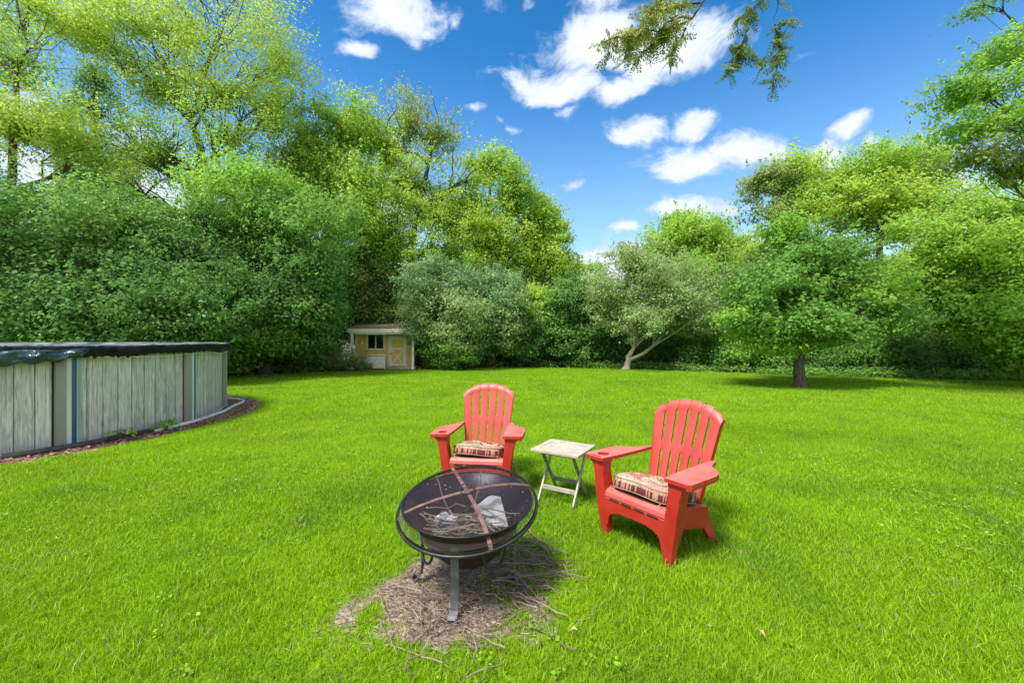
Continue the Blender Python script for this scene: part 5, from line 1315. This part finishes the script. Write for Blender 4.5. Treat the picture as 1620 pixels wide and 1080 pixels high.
# sticks and rubbish inside the bowl
def stick(p,q,r,mt,rng,name='stick',amp=.05,k=6):
    c=(np.array(p)+np.array(q))/2; mb=MB(); mb.tube(wobble_path(rng,np.array(p)-c,np.array(q)-c,k,amp),[r*(1-.45*i/(k-1)) for i in range(k)],6)
    o=mb.build(name,mt,None,smooth=60); o.location=tuple(c); return o
rng=np.random.default_rng(21)
for i in range(44):
    a=rng.normal(.1,.55); L=rng.uniform(.12,.34); c=np.array([PIT.x-.02+rng.normal(0,.085),PIT.y-.03+rng.normal(0,.06),.340+rng.uniform(0,.055)])
    d=np.array([math.cos(a),math.sin(a),rng.normal(.02,.14)])*L/2
    tag(stick(c-d,c+d,rng.uniform(.0030,.0078),(M['deadwood'],M['twig'],M['char'],M['deadwood'])[i%4],rng,amp=.07),'thin grey stick in the heap of kindling in the fire pit','stick','kindling sticks in the fire pit')
for (px,py,ex,ey,D,lab) in ((652,800,708,838,2.28,'long bent twig at the left of the fire pit bowl'),(690,752,712,818,2.40,'forked upright stick leaning at the back of the fire pit'),(745,800,822,812,2.25,'long pale twig crossing the white paper in the fire pit'),(664,812,700,842,2.2,'thin pale twig at the front left inside the bowl'),(760,745,752,800,2.45,'thin upright twig near the back of the fire pit')):
    p=W(px,py,D+.1);q=W(ex,ey,D-.02); tag(stick(p,q,.005,M['twig'],rng,amp=.06),lab,'stick')
# folded white paper bag standing to the right in the bowl
def paper():
    a=Vector((PIT.x+.125,PIT.y+.03,.335)); mb=MB(); rg=np.random.default_rng(6)
    N_=12; vs=[]
    for k in (0,1):
        for i in range(N_):
            for j in range(N_):
                u=i/(N_-1)-.5; v=j/(N_-1)-.5
                p=Vector((u*.165+.01*v, v*.045*0+(.028 if k else -.010)*(1-abs(2*u)**6)*(1-.5*(v+.5))+.006*math.sin(9*u+5*v)+rg.normal(0,.0025), (v)*.175+.012*math.sin(6*u+1)))
                vs.append(p)
    q=[(i*N_+j,(i+1)*N_+j,(i+1)*N_+j+1,i*N_+j+1) for i in range(N_-1) for j in range(N_-1)]; n0=N_*N_
    fs=q+[(a_+n0,d_+n0,c_+n0,b_+n0) for a_,b_,c_,d_ in q]
    for i in range(N_-1): fs+=[(i*N_,(i+1)*N_,(i+1)*N_+n0,i*N_+n0),(i*N_+N_-1,(i+1)*N_+N_-1,(i+1)*N_+N_-1+n0,i*N_+N_-1+n0),(i,i+1,i+1+n0,i+n0),((N_-1)*N_+i,(N_-1)*N_+i+1,(N_-1)*N_+i+1+n0,(N_-1)*N_+i+n0)]
    mb.add(vs,fs); o=mb.build('paper_bag',M['paper'],None,smooth=50,loc=a+Vector((0,0,.055))); o.rotation_euler=(R(-38),R(-14),R(14))
    tag(o,'folded white paper bag among the sticks in the fire pit','paper bag')
    # crumpled printed wrapper at the left
    bm=bmesh.new(); bmesh.ops.create_icosphere(bm,subdivisions=4,radius=1)
    for v in bm.verts:
        n=v.co.normalized(); k=1+.18*math.sin(7*n.x+3*n.z)+.14*math.sin(11*n.y-5*n.x)+.10*math.sin(17*n.z+9*n.y)+.05*math.sin(31*n.x+23*n.y)
        v.co=Vector((n.x*.055*k,n.y*.042*k,n.z*.045*k))
    me=bpy.data.meshes.new('paper_wrapper'); bm.to_mesh(me); bm.free(); me.materials.append(M['paper_blue']); o=bpy.data.objects.new('paper_wrapper',me); C.objects.link(o); o.location=(PIT.x-.125,PIT.y-.02,.372)
    tag(o,'crumpled white and blue paper wrapper at the left of the fire pit','paper wrapper')
paper()

# ------------------------------------------------------------------ twigs on the bare patch
def ground_sticks():
    rng=np.random.default_rng(33)
    spec=[]
    # the fan of long twigs to the right of the pit
    for i in range(46):
        c=np.array([rng.uniform(-.10,.30),rng.uniform(2.22,2.75)]); a=rng.normal(-.55,.50); spec.append((c,a,rng.uniform(.18,.50),rng.uniform(.0022,.0052)))
    for i in range(64):
        c=np.array([rng.normal(-.24,.26),rng.normal(2.03,.17)]); a=rng.uniform(0,PI); spec.append((c,a,rng.uniform(.10,.42),rng.uniform(.0018,.0045)))
    for (c,a,L,r) in spec:
        z=rng.uniform(.008,.05); d=np.array([math.cos(a),math.sin(a),rng.normal(0,.05)])*L/2; cc=np.array([c[0],c[1],z])
        o=stick(cc-d,cc+d,r,M['twig'] if rng.random()<.6 else M['twig_dark'],rng,amp=rng.uniform(.02,.07),k=7)
        tag(o,'curved dry stick lying on the bare ground around the fire pit','stick','dry sticks on the ground around the fire pit')
    # fine litter: chips, straw and snapped twiglets
    n=9000; x=rng.normal(-.22,.5,n); y=rng.normal(2.12,.36,n); k=(bare_mask(x,y)>rng.uniform(.15,.6,n)); x=x[k];y=y[k];n=len(x)
    a=rng.uniform(0,2*PI,n); L=rng.uniform(.008,.042,n); w=rng.uniform(.0006,.0019,n); z=rng.uniform(.003,.02,n)
    t=np.stack([np.cos(a),np.sin(a),rng.normal(0,.12,n)],1); s=np.stack([-np.sin(a),np.cos(a),np.zeros(n)],1); c=np.stack([x,y,z],1); up=np.array([0,0,1.])
    v=np.empty((n,6,3)); 
    for e,sg in ((0,-1),(1,1)):
        b=c+t*(L*sg/2)[:,None]; v[:,e*3]=b-s*w[:,None]; v[:,e*3+1]=b+s*w[:,None]; v[:,e*3+2]=b+up*w[:,None]*1.6
    idx=np.arange(n)[:,None]*6; q=np.concatenate([idx+np.array(f) for f in ([0,1,4,3],[1,2,5,4],[2,0,3,5])],0)
    col=np.where((rng.random(n)<.55)[:,None],np.array([.27,.20,.155]),np.array([.54,.46,.36]))*(.45+.8*rng.random((n,1)))
    o=np_mesh('twig_litter',v.reshape(-1,3),q,M['grass'],cols=np.repeat(col[:,None,:],6,1).reshape(-1,3)); tag(o,'fine dry twig and straw litter on the bare patch','litter',kind='stuff')
ground_sticks()
# dead leaves lying in the grass
for (px,py,lab) in ((363,836,'curled dry leaf lying in the grass left of the fire pit'),(1205,1020,'curled dry leaf lying in the grass at the lower right'),(908,1015,'pale dry leaf lying right of the bare patch')):
    g=G(px,py); mb=MB(); vs=[(t*.036-.018,(w*.010)*math.sin(PI*min(.95,t+.08)),.012*math.sin(PI*t)+abs(w)*.010) for t in (0,.25,.5,.75,1) for w in (-1,0,1)]
    mb.add(vs,[(i*3+j,i*3+j+1,(i+1)*3+j+1,(i+1)*3+j) for i in range(4) for j in (0,1)]); o=mb.build('dry_leaf',M['dryleaf'] if 'dryleaf' in M else M.setdefault('dryleaf',mat('dry_leaf',(.52,.38,.22),.8,col2=(.40,.27,.15),nscale=30)),None,smooth=60,loc=(g.x,g.y,.045),rotz=px); tag(o,lab,'leaf')

# ------------------------------------------------------------------ overhanging locust branches (the tree stands behind the viewer)
def locust():
    root=empty('locust_tree',(3.4,-2.2,0),0,'honey locust whose drooping feathery branches hang in at the top','tree'); B=np.array([3.4,-2.2,0.]); rng=np.random.default_rng(12)
    tr=MB(); trunk=[(0,0,-.05),(.02,0,1.2),(-.03,.05,2.4),(-.1,.2,3.5),(-.3,.7,4.6),(-.5,1.2,5.5)]; tr.tube(trunk,[.2,.17,.15,.13,.09,.05],12)
    D=4.2; w=lambda px,py,d=D: np.array(W(px,py,d))-B
    start=np.array((-.12,.25,3.6))
    lv=[];lc=[]
    def leaflets(p0,p1,n,size,pal):
        """a pinnate leaf: paired leaflets along a drooping rachis"""
        p0=np.array(p0);p1=np.array(p1); ax=p1-p0; L=np.linalg.norm(ax); 
        if L<1e-6: return
        ax/=L; side=np.cross(ax,rng.normal(0,1,3)); side/=np.linalg.norm(side)+1e-9; nn=np.cross(ax,side)
        ts=np.linspace(.12,1,n); a,b=[np.array(z) for z in PAL[pal]]; kk=rng.random()
        for t in ts:
            c=p0+ax*L*t+np.array([0,0,-.10*L*t*t])
            for sg in (-1,1):
                d=side*sg*.85+ax*.45+rng.normal(0,.10,3); d/=np.linalg.norm(d); s=size*(1-.35*abs(t-.5))*rng.uniform(.85,1.15); q=np.cross(d,nn+rng.normal(0,.35,3)); q/=np.linalg.norm(q)+1e-9
                lv.append([c,c+d*s*.5+q*s*.20,c+d*s,c+d*s*.5-q*s*.20]); lc.append((a*(1-kk)+b*kk)*rng.uniform(.5,.95)*np.array([1.05,.88,1.0]))
        tr.tube([tuple(p0),tuple(p0*.5+p1*.5+np.array([0,0,-.02*L])),tuple(p1+np.array([0,0,-.10*L]))],[.0022,.0018,.001],4,cap=False)
    def spray(a,b,nl,pal,r=.010,seglen=.15,spread=.12,hang=.16):
        lp=wobble_path(rng,a,b,8,.05); tr.tube(lp,[r*(1-.8*i/7)+.0012 for i in range(8)],6)
        for i in range(int(nl*1.15)):
            u=rng.uniform(.15,1)*7; k=min(int(u),6); p=np.array(lp[k])*(1-(u-k))+np.array(lp[k+1])*(u-k)
            e=p+rng.normal(0,spread,3)*np.array([1,.8,.6])+np.array([0,0,-hang*rng.uniform(.1,1)])
            q=p+(e-p)*min(1,.17/ (np.linalg.norm(e-p)+1e-6))*rng.uniform(.7,1.1)
            leaflets(p,q,rng.integers(6,9),.042,pal)
    # main limb to the left cluster
    hub=w(1120,-10); m1=w(1095,30); tr.tube(wobble_path(rng,start,hub,9,.05,.05),[.06,.055,.05,.045,.04,.033,.026,.02,.016],8)
    tr.tube([tuple(hub),tuple(m1)],[.014,.011],6)
    for (a,b,n,pal) in (((1095,30),(1000,75),44,'yellow'),((1110,5),(1020,12),44,'lime'),((1095,30),(965,62),44,'yellow'),((1040,36),(945,72),26,'lime'),((1085,45),(1060,100),22,'lime'),((1070,33),(1010,95),36,'yellow'),((1000,40),(985,100),22,'lime'),((1060,5),(1015,30),30,'yellow'),((965,62),(962,95),10,'mid')):
        spray(w(*a),w(*b,D+rng.uniform(-.15,.15)),n,pal)
    # two slender shoots hanging further right
    h2=w(1215,-30); tr.tube(wobble_path(rng,start,h2,8,.05,.04),[.04,.036,.03,.026,.02,.016,.012,.009],7)
    for (a,b,n,pal) in (((1215,-30),(1185,45),14,'mid'),((1185,45),(1162,105),26,'mid'),((1200,5),(1160,35),18,'lime'),((1178,60),(1150,118),20,'mid'),((1175,75),(1192,98),10,'mid'),
                        ((1228,-30),(1226,38),5,'mid'),((1226,38),(1234,80),22,'mid'),((1228,40),(1255,30),7,'mid'),((1234,78),(1205,108),10,'mid'),((1234,80),(1224,132),18,'mid')):
        spray(w(*a),w(*b,D+rng.uniform(-.1,.1)),n,pal,.006,hang=.12,spread=.09)
    # canopy overhead, out of the picture
    v=np.array(lv).reshape(-1,3); c=np.repeat(np.array(lc)[:,None,:],4,1).reshape(-1,3)
    np_mesh('leaves',v,np.arange(len(v)).reshape(-1,4),M['leaf'],root,cols=c)
    lobes=[((-1.2,-.6,6.2),(1.6,1.2,.7),60),((1.2,-.4,6.0),(1.4,1.3,.7),50)]
    v,c,_=crown_arrays(rng,[(np.array(l[0]),)+tuple(l[1:]) for l in lobes],.07,40,.35,'lime',.4,.3,.4,3)
    np_mesh('crown',v,np.arange(len(v)).reshape(-1,4),M['leaf'],root,cols=c)
    tr.build('trunk',M['bark'],root,smooth=60)
locust()
